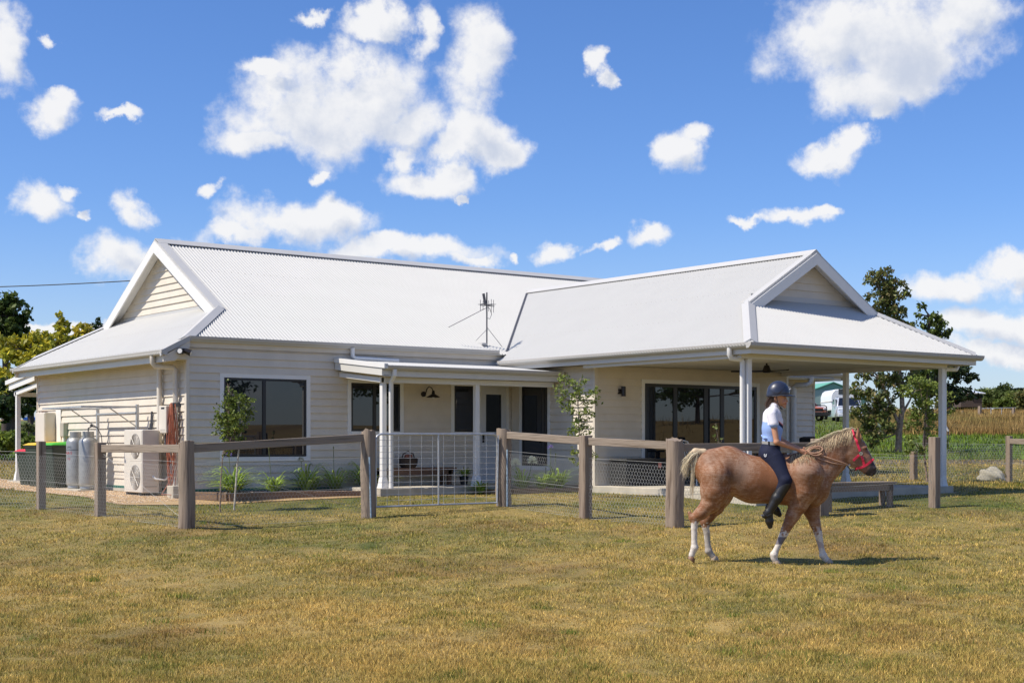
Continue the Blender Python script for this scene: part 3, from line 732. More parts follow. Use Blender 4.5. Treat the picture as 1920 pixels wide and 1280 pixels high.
# porch roof pipe with spreader
pipe([(3.50, -.10, 2.90), (3.50, -.10, 2.74), (3.54, -.12, 2.70), (4.55, -.14, 2.68)], .042, 'spreader_pipe', 'white')
# ---- front porch
def slope(v): return 2.66+.10*v
P0, P1 = 3.14, 7.45
NS = 430; V = []
for i in range(NS+1):
    x = P0+(P1-P0)*i/NS; h = .006*math.cos(2*math.pi*x/PITCH)
    V += [(x, -1.82, slope(-1.82)+h), (x, -.01, slope(0)+h), (x, -.01, slope(0)-.03), (x, -1.82, slope(-1.82)-.03)]
F = []
for i in range(NS):
    j = 4*i; k = j+4; F += [(j, k, k+1, j+1), (j+2, k+2, k+3, j+3), (j, j+3, k+3, k)]
mesh_np('porch_roof', np.array(V), F, M['roof'], house)
gutter((P0+.02, -1.80), (P1+.03, -1.80), (0, -1), 2.475, d=.10, h=.085)
part('porch_fascia', 'beam', (P0+.04, 7.45, -1.78, -1.74, 2.27, 2.385))
part('porch_beam', 'white', (P0+.13, 7.46, -1.56, -1.46, 2.165, 2.265))
part('porch_ceiling', 'soffit', (P0+.08, 7.5, -1.74, -.01, 2.40, 2.42))
def rake(z0, z1, x0, x1, y0, m, name):
    MB().prism([(y0, slope(y0)+z0), (-.02, slope(0)+z0), (-.02, slope(0)+z1), (y0, slope(y0)+z1)], 0, x0, x1).build(name, M[m], house)
rake(-.055, .035, P0-.02, P0+.06, -1.90, 'white', 'barge_cap'); rake(-.20, -.055, P0+.0, P0+.04, -1.78, 'beam', 'barge_board'); rake(-.34, -.25, P0+.10, P0+.18, -1.56, 'white', 'side_beam')
MB().prism([(-1.78, slope(-1.78)-.2), (-.02, slope(0)-.2), (-.02, slope(0)-.19), (-1.78, slope(-1.78)-.19)], 0, P0+.04, P0+.16).build('soffit', M['white'], house)
post(3.34, -1.50, z1=2.17); post(5.53, -1.50, z1=2.17)
pipe([(3.38, -1.85, 2.40), (3.38, -1.85, 2.30), (3.41, -1.72, 2.22), (3.42, -1.66, 2.15), (3.42, -1.66, .02)], .045)
# ---- rear porch at the left end
def zrp(y): return 2.66-.10*(y-8.2)
rp = MB().prism([(8.16, zrp(8.2)-.03), (10.12, zrp(10.12)-.03), (10.12, zrp(10.12)+.03), (8.16, zrp(8.2)+.03)], 0, -.05, 3.6); rp.build('rear_porch_roof', M['roof'], house)
MB().prism([(8.18, zrp(8.2)-.06), (10.15, zrp(10.15)-.06), (10.15, zrp(10.15)+.04), (8.18, zrp(8.2)+.04)], 0, -.10, -.052).build('barge_cap', M['white'], house)
MB().prism([(8.18, zrp(8.2)-.21), (10.0, zrp(10.0)-.21), (10.0, zrp(10.0)-.062), (8.18, zrp(8.2)-.062)], 0, -.06, -.03).build('barge_board', M['white'], house)
MB().prism([(8.18, zrp(8.2)-.36), (9.8, zrp(9.8)-.36), (9.8, zrp(9.8)-.26), (8.18, zrp(8.2)-.26)], 0, .0, .08).build('side_beam', M['white'], house)
part('rear_porch_beam', 'white', (.0, 3.6, 9.66, 9.74, 2.12, 2.22))
post(.05, 9.66, z0=.12, z1=2.14)
part('rear_porch_slab', 'concrete', (-.16, 4.2, 8.16, 9.82, -.2, .12)); part('rear_porch_slab', 'concrete', (-.10, 4.2, 9.82, 12.5, -.2, .06))
# ------------------------------------------------------------------ ground covers round the house
def sheet(name, poly, z, m, label, thick=.05):
    mb = MB().prism(poly, 2, z-thick, z); o = mb.build(name, m); tag(o, label, kind='structure'); return o
def drape(name, quads, m, label, lift=.012):
    V = []; F = []
    for q in quads:
        q = [np.array(p, float) for p in q]; n, k = 10, 40; b0 = len(V)
        for i in range(n+1):
            for j in range(k+1):
                u, w = i/n, j/k; p = (q[0]*(1-u)+q[1]*u)*(1-w)+(q[3]*(1-u)+q[2]*u)*w; x, d = inv(p[0], p[1]); V.append((p[0], p[1], float(ground(x, d))+lift))
        F += [(b0+i*(k+1)+j, b0+(i+1)*(k+1)+j, b0+(i+1)*(k+1)+j+1, b0+i*(k+1)+j+1) for i in range(n) for j in range(k)]
    o = mesh_np(name, np.array(V), F, m, smooth=True); tag(o, label, kind='structure')
drape('gravel_strip', [[(-1.45, -.5), (0, -.35), (0, 11.5), (-1.45, 11.5)], [(-1.45, -.5), (.15, -1.42), (.35, -1.05), (0, -.35)], [(.15, -1.42), (3.05, -1.92), (3.05, -1.6), (.35, -1.05)]], M['gravel'], 'orange gravel strip along the left end of the house')
sheet('garden_bed', [(.0, -.35), (.35, -1.05), (3.05, -1.6), (3.05, -.0), (.0, -.0)], .07, M['mulch'], 'mulched garden bed under the front wall', .2)
sheet('garden_bed', [(5.35, -2.5), (7.5, -2.5), (7.5, -1.86), (5.35, -1.86)], .08, M['mulch'], 'mulched garden bed beside the porch')
r = np.random.default_rng(3)
def scatter_bits(name, n, xr, yr, z, smin, smax, cols, label, kind='stuff'):
    V = []; F = []; C = []
    for i in range(n):
        x = r.uniform(*xr); y = r.uniform(*yr); s = r.uniform(smin, smax); a = r.uniform(0, 6.28)
        b = len(V); c = cols[r.integers(len(cols))]*r.uniform(.7, 1.3)
        if name == 'bark_chips' and x < 4 and y < (-.35-2*x if x < .35 else -1.05-.2037*(x-.35))+.05: y = -y*.3-.5
        zz = z if z is not None else float(ground(*inv(x, y)))+.014
        for k in range(3):
            t = a+k*2.09; V.append((x+s*math.cos(t), y+s*math.sin(t)*r.uniform(.4, 1), zz-.004+r.uniform(0, s*.5)))
        V.append((x, y, zz+s*r.uniform(.5, 1))); F += [(b, b+1, b+3), (b+1, b+2, b+3), (b+2, b, b+3)]; C += [c]*4
    o = mesh_np(name, np.array(V), np.array(F), M['pebble'], col=np.array(C)); tag(o, label, kind=kind)
M['pebble'] = mat('loose_bits', (.4, .3, .2), .9, attr=True)
A3 = lambda *c: np.array(c)
scatter_bits('gravel', 14000, (-1.5, -.02), (-.45, 11), None, .006, .018, [A3(.55, .38, .22), A3(.40, .24, .12), A3(.62, .50, .36), A3(.30, .2, .12)], 'loose orange pebbles beside the left end of the house')
scatter_bits('bark_chips', 6000, (.02, 3.0), (-1.55, -.05), .07, .01, .035, [A3(.25, .15, .10), A3(.42, .32, .25), A3(.15, .09, .06), A3(.5, .42, .36)], 'bark chips in the front garden bed')
scatter_bits('bark_chips', 1500, (5.4, 7.48), (-2.48, -1.88), .08, .01, .03, [A3(.25, .15, .10), A3(.42, .32, .25), A3(.15, .09, .06)], 'bark chips in the bed beside the porch')
e = empty('garden_edging', (.35, -1.05, 0), 0, 'low brown sleeper edging round the front garden bed', 'edging')
for p_, q_ in (((0, 0, .035), (1.55, -.316, .04)), ((1.56, -.318, .035), (2.72, -.553, .035)), ((-.02, .03, .035), (-.36, .70, .04))):
    MB().beam(p_, q_, .07, .15).build('sleeper', M['sleeper'], e, bev=.006)
e = empty('garden_edging', (5.3, -2.56, 0), 0, 'low sleeper edging of the small bed beside the porch step', 'edging')
MB().box(0, 2.2, 0, .06, -.05, .11).build('sleeper', M['sleeper'], e); MB().box(-.0, .05, .065, .72, -.05, .11).build('sleeper', M['sleeper'], e)

# ------------------------------------------------------------------ services at the left end
def placed(name, mb_mat_list, loc, label, cat, rz=0, group=None):
    e = empty(name, loc, rz, label, cat, group)
    return e
ac = empty('air_conditioner', (-.54, .78, .03), 0, 'tall cream outdoor air conditioner with two round fans against the left wall', 'air conditioner')
MB().box(0, .34, 0, .88, .04, 1.23).build('casing', M['beige'], ac, bev=.012)
MB().box(-.004, .0, .03, .60, .06, .60).build('fan_panel', M['beige'], ac); MB().box(-.004, .0, .03, .60, .64, 1.20).build('fan_panel', M['beige'], ac)
for z in (.33, .92):
    MB().lathe([(.235, -.0045), (.235, -.012)], (0, .32, z), 28, 0).build('fan_grille', M['grille'], ac)
    mb = MB()
    for k in range(9):
        rr = .03+.024*k; mb.tube([(-.016, .32+rr*math.cos(t), z+rr*math.sin(t)) for t in np.linspace(0, 2*math.pi, 25)], .0028, 4, False)
    for k in range(8):
        t = k*math.pi/4; mb.tube([(-.02, .32, z), (-.018, .32+.235*math.cos(t), z+.235*math.sin(t))], .004, 4)
    mb.build('fan_guard', M['beige'], ac)
for y in (.1, .75): MB().box(0, .34, y-.03, y+.03, -.03, .04).build('foot', M['rubber'], ac)
MB().box(-.0052, -.004, .69, .80, .93, .945).build('badge', M['beiged'], ac)
MB().box(.05, .3, -.003, .0, .15, .17).build('louvre', M['beiged'], ac)
# brand-free badge strip, connection pipes
pp = MB().tube([(.20, -.02, .35), (.24, -.08, .30), (.40, -.10, .28), (.53, -.05, .36)], .020, 8); pp.build('insulated_pipe', M['white'], ac, smooth=True)
gb = empty('gas_cylinder', (-.42, 3.85, .06), 0, 'nearer tall grey gas cylinder on a slab by the left wall', 'gas cylinder')
MB().lathe([(.15, .0), (.165, .02), (.16, .06), (.187, .09), (.19, .14), (.19, .95), (.18, 1.0), (.15, 1.04), (.11, 1.065), (.04, 1.075)], n=32).build('tank', M['gas'], gb, smooth=True)
MB().lathe([(.115, 1.04), (.118, 1.18), (.112, 1.185), (.109, 1.05)], n=24).build('collar', M['gas'], gb, smooth=True)
MB().tube([(0, 0, 1.07), (0, 0, 1.14)], .022, 8).build('valve', M['ant'], gb)
g2 = dup(gb, (-.40, 4.62, .06), R(95), label='farther tall grey gas cylinder with faded red lettering, partly behind its twin')
gb['group'] = g2['group'] = 'gas cylinders by the left wall'
reg = MB().tube([(0, 0, 1.14), (.0, -.0, 1.25), (.06, -.05, 1.29), (.14, -.12, 1.27)], .014, 6).tube([(.05, -.04, 1.29), (.05, -.04, 1.33)], .03, 8).tube([(.14, -.12, 1.27), (.22, -.15, 1.1), (.25, -.12, .9)], .010, 6)
reg.build('gas_regulator', M['ant'], gb)
def text(s, size, loc, rot, m, parent, name='lettering', ext=.0008):
    c = bpy.data.curves.new(name, 'FONT'); c.body = s; c.size = size; c.extrude = ext; c.align_x = 'CENTER'; c.align_y = 'CENTER'
    o = bpy.data.objects.new(name, c); me = bpy.data.meshes.new_from_object(o); bpy.data.objects.remove(o); me.materials.append(m)
    o = bpy.data.objects.new(name, me); o.location = loc; o.rotation_euler = rot; return link(o, parent)
redink = mat('red_ink', (.45, .05, .06), .6); blueink = mat('blue_grey_ink', (.08, .10, .13), .6); whiteink = mat('white_mark', (.8, .8, .8), .5)
def wraptext(s, size, ang, z, rad, m, parent):
    n = len(s)
    for i, ch in enumerate(s):
        if ch == ' ': continue
        a = ang + (i-(n-1)/2)*size*.72/rad
        text(ch, size, (rad*math.cos(a), rad*math.sin(a), z), (R(90), 0, a+R(90)), m, parent)
fa = R(218)-R(95)
wraptext('GAS', .085, fa-.25, .74, .1925, redink, g2); wraptext('LPG', .06, fa-.25, .86, .1925, blueink, g2)
MB().lathe([(.192, .80), (.192, .815)], n=28).build('band', blueink, g2)
wraptext('45', .07, fa-.25, .62, .1925, redink, g2)
s = MB().box(-.75, -.1, 3.55, 4.95, -.1, .058).build('paver_slab', M['concrete']); tag(s, 'low concrete pad under the two gas cylinders', 'slab')
def bin_(loc, rz, body, lid, label, s=1.0):
    e = empty('wheelie_bin', loc, rz, label, 'bin', 'wheelie bins at the left end')
    w, dp, h = .29*s, .36*s, .93*s
    MB().add([(-w*.8, -dp*.72, 0), (w*.8, -dp*.72, 0), (w*.8, dp*.6, 0), (-w*.8, dp*.6, 0), (-w, -dp, h), (w, -dp, h), (w, dp, h), (-w, dp, h)],
             [(3,2,1,0),(4,5,6,7),(0,1,5,4),(1,2,6,5),(2,3,7,6),(3,0,4,7)]).build('bin_body', M[body], e, bev=.02)
    MB().box(-w-.02, w+.02, -dp-.02, dp+.03, h-.045, h-.005).build('bin_rim', M[body], e, bev=.01)
    MB().add([(-w-.025, -dp-.05, h), (w+.025, -dp-.05, h), (w+.025, dp+.03, h), (-w-.025, dp+.03, h), (-w*.85, -dp*.8, h+.05), (w*.85, -dp*.8, h+.05), (w*.85, dp*.8, h+.08), (-w*.85, dp*.8, h+.08)],
             [(3,2,1,0),(4,5,6,7),(0,1,5,4),(1,2,6,5),(2,3,7,6),(3,0,4,7)]).build('lid', M[lid], e, bev=.015)
    for s_ in (-1, 1): MB().lathe([(.1, -.02), (.1, .02)], (s_*w*.95, dp*.72, .1), 16, 0).build('wheel', M['rubber'], e)
    MB().tube([(-w, dp+.06, h-.04), (w, dp+.06, h-.04)], .014, 8).build('handle', M[body], e)
    return e
bin_((-.33, 5.75, .03), R(-78), 'binb', 'lime', 'green wheelie bin with a bright lime lid beside the gas cylinders')
bin_((-.33, 6.65, .03), R(-84), 'binb', 'yellow', 'wheelie bin with a yellow lid behind the lime lidded bin')
bin_((-.25, 7.65, .02), R(-80), 'binb', 'red', 'smaller dark wheelie bin with a red lid, farthest to the left', .86)
e = empty('meter_box', (-.26, 6.90, 1.03), 0, 'cream electricity meter box on the left wall above the bins', 'meter box')
MB().box(0, .24, 0, .62, 0, .66).build('box', M['beige'], e, bev=.008); MB().box(-.008, -.001, .02, .60, .02, .64).build('door', M['beige'], e)
MB().tube([(.10, .1, 0), (.10, .1, -.55)], .02, 8).tube([(.10, .2, 0), (.10, .2, -.55)], .025, 8).build('conduit', M['beige'], e)
e = part('meter_backboard', 'white', (-.02, .0, 6.58, 6.89, .65, 1.75))
e = empty('junction_box', (-.1, 6.18, 1.15), 0, 'small cream cable box on the left wall beside the meter box', 'cable box')
MB().box(0, .1, 0, .22, 0, .30).build('box', M['beiged'], e, bev=.006); MB().tube([(.06, .1, 0), (.06, .1, -1.0)], .03, 8).build('conduit', M['beige'], e)
# fold out clothesline
e = empty('clothesline', (-.20, 1.85, 0), 0, 'grey steel fold out clothesline standing over the gas cylinders', 'clothesline')
for y in (0, 2.06):
    MB().box(-.02, .03, y-.025, y+.025, 0, 1.76).build('post', M['galv'], e)
    MB().beam((0, y, 1.71), (-1.12, y, 1.70), .03, .035).build('arm', M['galv'], e)
    MB().tube([(0, y, 1.32), (-.55, y, 1.68)], .012, 6).build('brace', M['galv'], e)
MB().beam((-1.12, -.05, 1.70), (-1.12, 2.11, 1.70), .025, .03).build('crossbar', M['galv'], e)
MB().beam((-.03, -.0, 1.60), (-.03, 2.06, 1.60), .025, .03).build('crossbar', M['galv'], e)
for k in range(5): MB().tube([(-.2-.2*k, 0, 1.712), (-.2-.2*k, 1.0, 1.70), (-.2-.2*k, 2.06, 1.712)], .003, 4).build('line', M['wire'], e)
e = empty('gas_heater', (-.19, .50, 1.19), 0, 'cream instant gas water heater box high on the left wall', 'water heater')
MB().box(0, .18, 0, .33, 0, .52).build('casing', M['beige'], e, bev=.01); MB().box(-.002, 0, .07, .22, .455, .49).build('flue_slot', M['rubber'], e); MB().box(-.002, 0, .05, .25, .06, .075).build('vent', M['beiged'], e); MB().box(-.002, 0, .05, .25, .03, .04).build('vent', M['beiged'], e)
mb = MB()
for y, x in ((.08, .06), (.14, .1), (.2, .08), (.26, .1)): mb.tube([(x, y, 0), (x, y, -.35), (x+.02, y, -.42)], .013, 6)
mb.tube([(.06, .14, -.12), (.06, .14, -.30)], .032, 8); mb.build('pipes', M['ant'], e)
# hose hung in loops
e = empty('garden_hose', (-.14, .34, 1.72), 0, 'orange brown garden hose hung in long loops beside the water heater', 'hose')
rr = np.random.default_rng(5); mb = MB()
for k in range(12):
    w = rr.uniform(.05, .15); L = rr.uniform(.55, 1.55) if k > 2 else rr.uniform(1.5, 1.62); ox = rr.uniform(-.05, .05); oy = rr.uniform(-.06, .06); top = rr.uniform(-.03, .03)
    pts = [(ox+.02*math.sin(t*2), oy+w*math.sin(t)*(1 if math.cos(t) > 0 else 1.0), top-L/2+(L/2)*math.cos(t)) for t in np.linspace(0, 2*math.pi, 30)]
    mb.tube(pts, .0085, 6, False)
mb.tube([(0, 0, -1.35), (-.08, .1, -1.55), (-.25, -.1, -1.66), (-.1, -.35, -1.67), (.05, -.2, -1.66)], .0095, 6)
mb.build('hose_coil', M['hose'], e, smooth=True); MB().box(.0, .2, -.05, .05, -.04, .04).build('hanger', M['ant'], e)
mb = MB()
for k in range(5): mb.tube([(-.04-.03*k, 1.55+.07*k, .02), (-.03, 1.50+.06*k, 1.55-.08*k)], .011, 6)
o = mb.tube([(-.1, 1.62, .05), (-.02, 1.55, 1.62)], .02, 6).build('broom_handles', M['ant']); tag(o, 'dark tool handles leaning on the left wall behind the air conditioner', 'tool handles')
s = MB().box(-.28, -.06, -.02, .26, -.1, .22).build('concrete_block', M['concrete'], bev=.01); tag(s, 'small pale concrete block at the foot of the corner downpipe', 'block')

# ------------------------------------------------------------------ fittings on the house
e = empty('security_light', (-.12, -.14, 2.69), 0, 'black twin security floodlight under the front left eave corner', 'floodlight')
MB().box(-.02, .02, .0, .05, -.02, .06).build('mount', M['lamp'], e)
for s_, a in ((-1, 160), (1, 25)):
    t = R(a); mb = MB(); d_ = Vector((math.cos(t)*.8 if s_ > 0 else -.55, -.55, -.35 if s_ > 0 else .05)).normalized()
    c = Vector((.06*s_, -.02, 0)); mb.tube([c-d_*.06, c-d_*.05, c+d_*.07], [.03, .048, .06], 14); h = mb.build('lamp_head', M['lamp'], e)
    MB().tube([c+d_*.0702, c+d_*.074], .045, 14).build('lens', M['lampin'], h)
# TV antenna
e = empty('tv_antenna', (7.06, .25, zmain(.25)), 0, 'dark TV antenna on a thin mast standing on the roof above the porch', 'antenna')
MB().tube([(0, 0, -.02), (0, 0, 1.15)], .016, 8).build('mast', M['ant'], e)
MB().tube([(-.18, .0, .86), (.20, 0, .86)], .010, 6).build('boom', M['ant'], e)
for x, h in ((-.17, .12), (-.10, .10), (.05, .12), (.12, .15), (.18, .14)):
    MB().tube([(x, 0, .86-h), (x, 0, .86+h)], .006, 5).build('element', M['ant'], e)
    MB().tube([(x*.8, -.14, .89), (x*.8, .14, .89)], .006, 5).build('element', M['ant'], e)
MB().tube([(-.04, 0, .88), (-.09, 0, 1.12)], .03, 6).build('reflector', M['ant'], e)
MB().tube([(0, 0, .84), (.08, 0, .80), (.13, 0, .68), (.08, 0, .58), (.01, 0, .60)], .006, 6).build('cable', M['ant'], e)
MB().tube([(0, 0, .82), (-.98, .03, .2+.15)], .007, 5).build('guy_wire', M['ant'], e); MB().tube([(0, 0, .40), (.34, -.1, -.02)], .006, 5).build('guy_wire', M['ant'], e); MB().tube([(0, 0, .35), (-.22, .1, .1)], .005, 5).build('guy_wire', M['ant'], e)
MB().box(-.16, -.02, -.05, .05, .0, .05).build('bracket', M['cap'], e)
# barn lamp under the porch
e = empty('wall_lamp', (5.24, -.01, 2.02), 0, 'black gooseneck barn lamp on the wall under the front porch', 'wall lamp')
MB().lathe([(.055, .0), (.055, -.03), (.03, -.04)], (0, 0, .0), 16, 1).build('backplate', M['lamp'], e)
MB().tube([(0, -.04, .0), (.0, -.10, .02), (.0, -.14, .10), (.02, -.19, .15), (.05, -.25, .12), (.06, -.28, .05)], .011, 8).build('arm', M['lamp'], e)
MB().lathe([(.02, .07), (.03, .05), (.035, .0), (.07, -.025), (.135, -.06), (.142, -.075), (.13, -.07), (.06, -.035)], (.06, -.29, 0), 24).build('shade', M['lamp'], e, smooth=True)
MB().lathe([(.01, -.03), (.025, -.06), (.02, -.09), (.005, -.10)], (.06, -.29, 0), 12).build('bulb', M['lampin'], e, smooth=True)
e = empty('wall_sconce', (8.20, -2.80, 2.06), 0, 'small black wall light between the porch corner and the sliding door', 'wall light')
MB().box(-.045, -.0, -.06, .02, -.05, .05).build('mount', M['lamp'], e); MB().lathe([(.048, -.10), (.048, .10)], (.02, -.09, 0), 16).build('shade', M['lamp'], e)
# ceiling fan
e = empty('ceiling_fan', (9.9, -5.25, 2.585), 0, 'black ceiling fan hanging under the verandah roof', 'ceiling fan')
MB().tube([(0, 0, 0), (0, 0, -.06)], .02, 8).build('rod', M['lamp'], e)
MB().lathe([(.03, -.04), (.05, -.05), (.085, -.15), (.09, -.17), (.06, -.19)], n=20).build('motor', M['lamp'], e, smooth=True)
for k in range(3):
    a = R(20+120*k); mb = MB(); c, s_ = math.cos(a), math.sin(a)
    V = []
    for rr_, w in ((.08, .03), (.25, .06), (.5, .065), (.66, .045), (.70, .01)):
        for q in (-1, 1):
            for zz in (0, .008): V.append((rr_*c-q*w*s_, rr_*s_+q*w*c, -.165+zz+q*.012))
    F = []
    for i in range(4):
        j = 4*i; F += [(j, j+4, j+6, j+2), (j+1, j+3, j+7, j+5), (j, j+1, j+5, j+4), (j+2, j+6, j+7, j+3)]
    F += [(0, 2, 3, 1), (16, 17, 19, 18)]
    mb.add(V, F).build('blade', M['lamp'], e)
# porch bench, bag, pots
e = empty('porch_bench', (3.72, -.55, .15), 0, 'long dark timber bench on the front porch under the lamp', 'bench')
MB().box(0, 2.0, 0, .36, .31, .36).build('seat', M['bench'], e, bev=.008); MB().box(.08, 1.92, .02, .05, .22, .31).build('apron', M['bench'], e)
for x in (.06, 1.80):
    for y in (.02, .28): MB().box(x, x+.08, y, y+.07, 0, .31).build('leg', M['bench'], e)
e = empty('basket_bag', (4.62, -.40, .51), 0, 'dark woven bag with reddish things in it standing on the porch bench', 'bag')
MB().lathe([(.14, 0), (.19, .06), (.20, .18), (.17, .20), (.16, .17), (.1, .1)], n=16).build('bag_body', M['wicker'], e, smooth=True)
MB().tube([(-.15, 0, .18), (-.12, 0, .28), (0, 0, .33), (.12, 0, .28), (.15, 0, .18)], .012, 6).build('handle', M['wicker'], e)
MB().box(-.07, .08, -.06, .05, .18, .27).build('contents', mat('terracotta', (.35, .12, .07), .8, var=.3), e, bev=.02)
e = empty('black_pot', (5.93, -.5, .15), 0, 'small black plant pot with a plant by the porch post', 'plant pot')
MB().lathe([(.07, 0), (.10, .16), (.11, .17), (.09, .15)], n=14).build('pot', M['rubber'], e)
e = empty('storage_box', (7.80, -3.45, .15), 0, 'low black storage box against the verandah wall', 'storage box')
MB().box(0, 1.35, 0, .5, 0, .50).build('box', M['rubber'], e, bev=.015); MB().box(-.02, 1.37, -.02, .52, .502, .55).build('lid', M['rubber'], e, bev=.015)
MB().box(.86, .94, -.01, .0, .36, .46).build('sticker', mat('pink_sticker', (.6, .25, .2), .6), e)
e = empty('verandah_table', (9.1, -5.1, .15), 0, 'plain timber table in the middle of the verandah', 'table')
MB().box(0, 1.7, 0, .9, .66, .70).build('table_top', mat('pale_timber', (.42, .32, .20), .6, var=.2, vscale=8, stretch=(.2, 1, 1)), e, bev=.006)
for x in (.08, 1.55):
    for y in (.06, .76): MB().box(x, x+.07, y, y+.07, 0, .66).build('leg', M['bench'], e)
def garden_chair(loc, rz, label):
    e = empty('garden_chair', loc, rz, label, 'chair', 'white garden chairs on the verandah')
    MB().box(-.24, .24, -.22, .24, .40, .43).build('seat', M['white'], e, bev=.01)
    for x in (-.22, .22):
        for y in (-.20, .22): MB().tube([(x, y, 0), (x, y, .41)], .016, 6).build('leg', M['white'], e)
    bk = MB().tube([(-.23, .23, .42), (-.24, .27, .75), (-.14, .29, .88), (0, .29, .91), (.14, .29, .88), (.24, .27, .75), (.23, .23, .42)], .016, 6).build('backrest', M['white'], e)
    for x in np.linspace(-.15, .15, 5): MB().tube([(x, .23, .43), (x, .285, .86)], .010, 5).build('slat', M['white'], bk)
    return e
c1 = garden_chair((11.5, -4.7, .15), R(-100), 'white slatted garden chair with a black cushion, behind the rider')
cu = MB().add([(-.2, .16, .60), (.2, .16, .60), (.2, .10, .90), (-.2, .10, .90), (-.2, .26, .60), (.2, .26, .60), (.2, .24, .94), (-.2, .24, .94)], [(3,2,1,0),(4,5,6,7),(0,1,5,4),(1,2,6,5),(2,3,7,6),(3,0,4,7)]).build('cushion', M['rubber'], bev=.02)
cu.location = c1.location; cu.rotation_euler = c1.rotation_euler; cu.location.z += .06; tag(cu, 'black cushion propped on the white garden chair', 'cushion')
garden_chair((9.4, -3.75, .15), R(10), 'white slatted garden chair at the table near the sliding door')
e = empty('black_tub', (12.55, -4.15, .15), 0, 'low black planter tub beside the middle verandah post', 'planter')
MB().lathe([(.26, 0), (.33, .30), (.34, .32), (.31, .30), (.29, .24)], n=20).build('tub', M['rubber'], e, smooth=True); MB().lathe([(.29, .25), (.05, .28)], n=16).build('soil', M['mulch'], e)

# ------------------------------------------------------------------ fences
def fpos(px, py): x, d, z = gdepth(px, py); X, Y, _ = W(x, d); return Vector((X, Y, z)), d
def zpix(d, py): return 1+(HOR-py)/FPX*d
def fence(name, label, cat='fence', group=None): return empty(name, (0, 0, 0), 0, label, cat, group)
def sqpost(f, px, base, top, w=.14, h=None, rz=0, name='post', label=None):
    p, d = fpos(px, base); zt = zpix(d, top)
    mb = MB(); mb.m = Matrix.Translation((p.x, p.y, 0)) @ Matrix.Rotation(rz, 4, 'Z')
    mb.box(-w/2, w/2, -w/2, w/2, p.z-.15, zt)
    o = mb.build(name, M['wood'], f, bev=.008); return Vector((p.x, p.y, zt)), p.z
def rdpost(f, px, base, top, r_=.12, seed=0, lean=0, name='post'):
    p, d = fpos(px, base); zt = zpix(d, top); rg = np.random.default_rng(seed)
    n = 22; hs = np.linspace(p.z-.15, zt, 12); V = []
    off = rg.normal(0, .05, n)
    for i, h in enumerate(hs):
        for k in range(n):
            t = 2*math.pi*k/n; rr_ = r_*(1+off[k]*.7+.025*math.sin(i*1.7+k*.9)+rg.normal(0, .012))*(1.04-.07*i/11)
            if i == 11: rr_ *= .97
            V.append((p.x+rr_*math.cos(t)+lean*(h-p.z)+.008*math.sin(h*5+seed), p.y+rr_*math.sin(t), h+(rg.normal(0, .012)+.02*math.cos(t+seed) if i == 11 else 0)))
    F = [(i*n+k, i*n+(k+1) % n, (i+1)*n+(k+1) % n, (i+1)*n+k) for i in range(11) for k in range(n)]+[tuple(11*n+k for k in range(n))]
    MB().add(V, F).build(name, M['wood'], f, smooth=True, auto=50); return Vector((p.x, p.y, zt)), p.z
def rail(f, a, b, top_off=.05, h=.125, w=.05, side=0, ext=0, name='rail'):
    d = (b-a); d.z = 0; d.normalize(); s = Vector((d.y, -d.x, 0))
    A = a+s*side-Vector((0, 0, top_off+h/2))-d*ext; B = b+s*side-Vector((0, 0, top_off+h/2))+d*ext
    MB().beam(A, B, w, h).build(name, M['woodh'], f, bev=.006)
def netting(f, a, za, b, zb, top=.98, name='wire_netting', cw=.062, ch=.055, wd=.0031, off=.0):
    A = Vector((a.x, a.y, za)); B = Vector((b.x, b.y, zb)); D = B-A; L = math.hypot(D.x, D.y); dx, dy = D.x/L, D.y/L
    nc = int(L/cw); nr = int(top/ch); S = []; 
    k = np.arange(nc+1); V0 = []; V1 = []
    rg = np.random.default_rng(int(abs(a.x*100)))
    for j in range(nr):
        o = (j % 2)*.5
        s0 = (k+o)*cw; z0 = j*ch; zt = z0+ch*.42; z1 = z0+ch
        # twist
        V0 += list(zip(s0, np.full(nc+1, z0))); V1 += list(zip(s0, np.full(nc+1, zt)))
        for q in (-.5, .5):
            V0 += list(zip(s0, np.full(nc+1, zt))); V1 += list(zip(s0+q*cw, np.full(nc+1, z1)))
    P0 = np.array(V0); P1 = np.array(V1); keep = (P0[:, 0] <= L) & (P1[:, 0] <= L) & (P1[:, 0] >= 0); P0 = P0[keep]; P1 = P1[keep]
    P0[:, 0] += .006*np.sin(P0[:, 1]*9+P0[:, 0]*3); P1[:, 0] += .006*np.sin(P1[:, 1]*9+P1[:, 0]*3)
    def to3(P, du):
        zg = A.z+(B.z-A.z)*P[:, 0]/L
        sag = .012*np.sin(P[:, 0]*2.1+P[:, 1]*4)
        return np.stack([A.x+dx*P[:, 0]+dy*(off+sag)+du[:, 0]*dx, A.y+dy*P[:, 0]-dx*(off+sag)+du[:, 0]*dy, zg+P[:, 1]+du[:, 1]], 1)
    t = P1-P0; t /= np.linalg.norm(t, axis=1)[:, None]; nrm = np.stack([-t[:, 1], t[:, 0]], 1)*wd/2
    V = np.stack([to3(P0, nrm), to3(P0, -nrm), to3(P1, -nrm), to3(P1, nrm)], 1).reshape(-1, 3)
    o = mesh_np(name, V, np.arange(len(V)).reshape(-1, 4), M['wire'], f); o['kind'] = 'stuff'
    mb = MB()
    for h in (.0, top, top*.5):
        mb.tube([(A.x, A.y, A.z+h), (B.x, B.y, B.z+h)], .0022, 4)
    mb.build('strand', M['wire'], f)
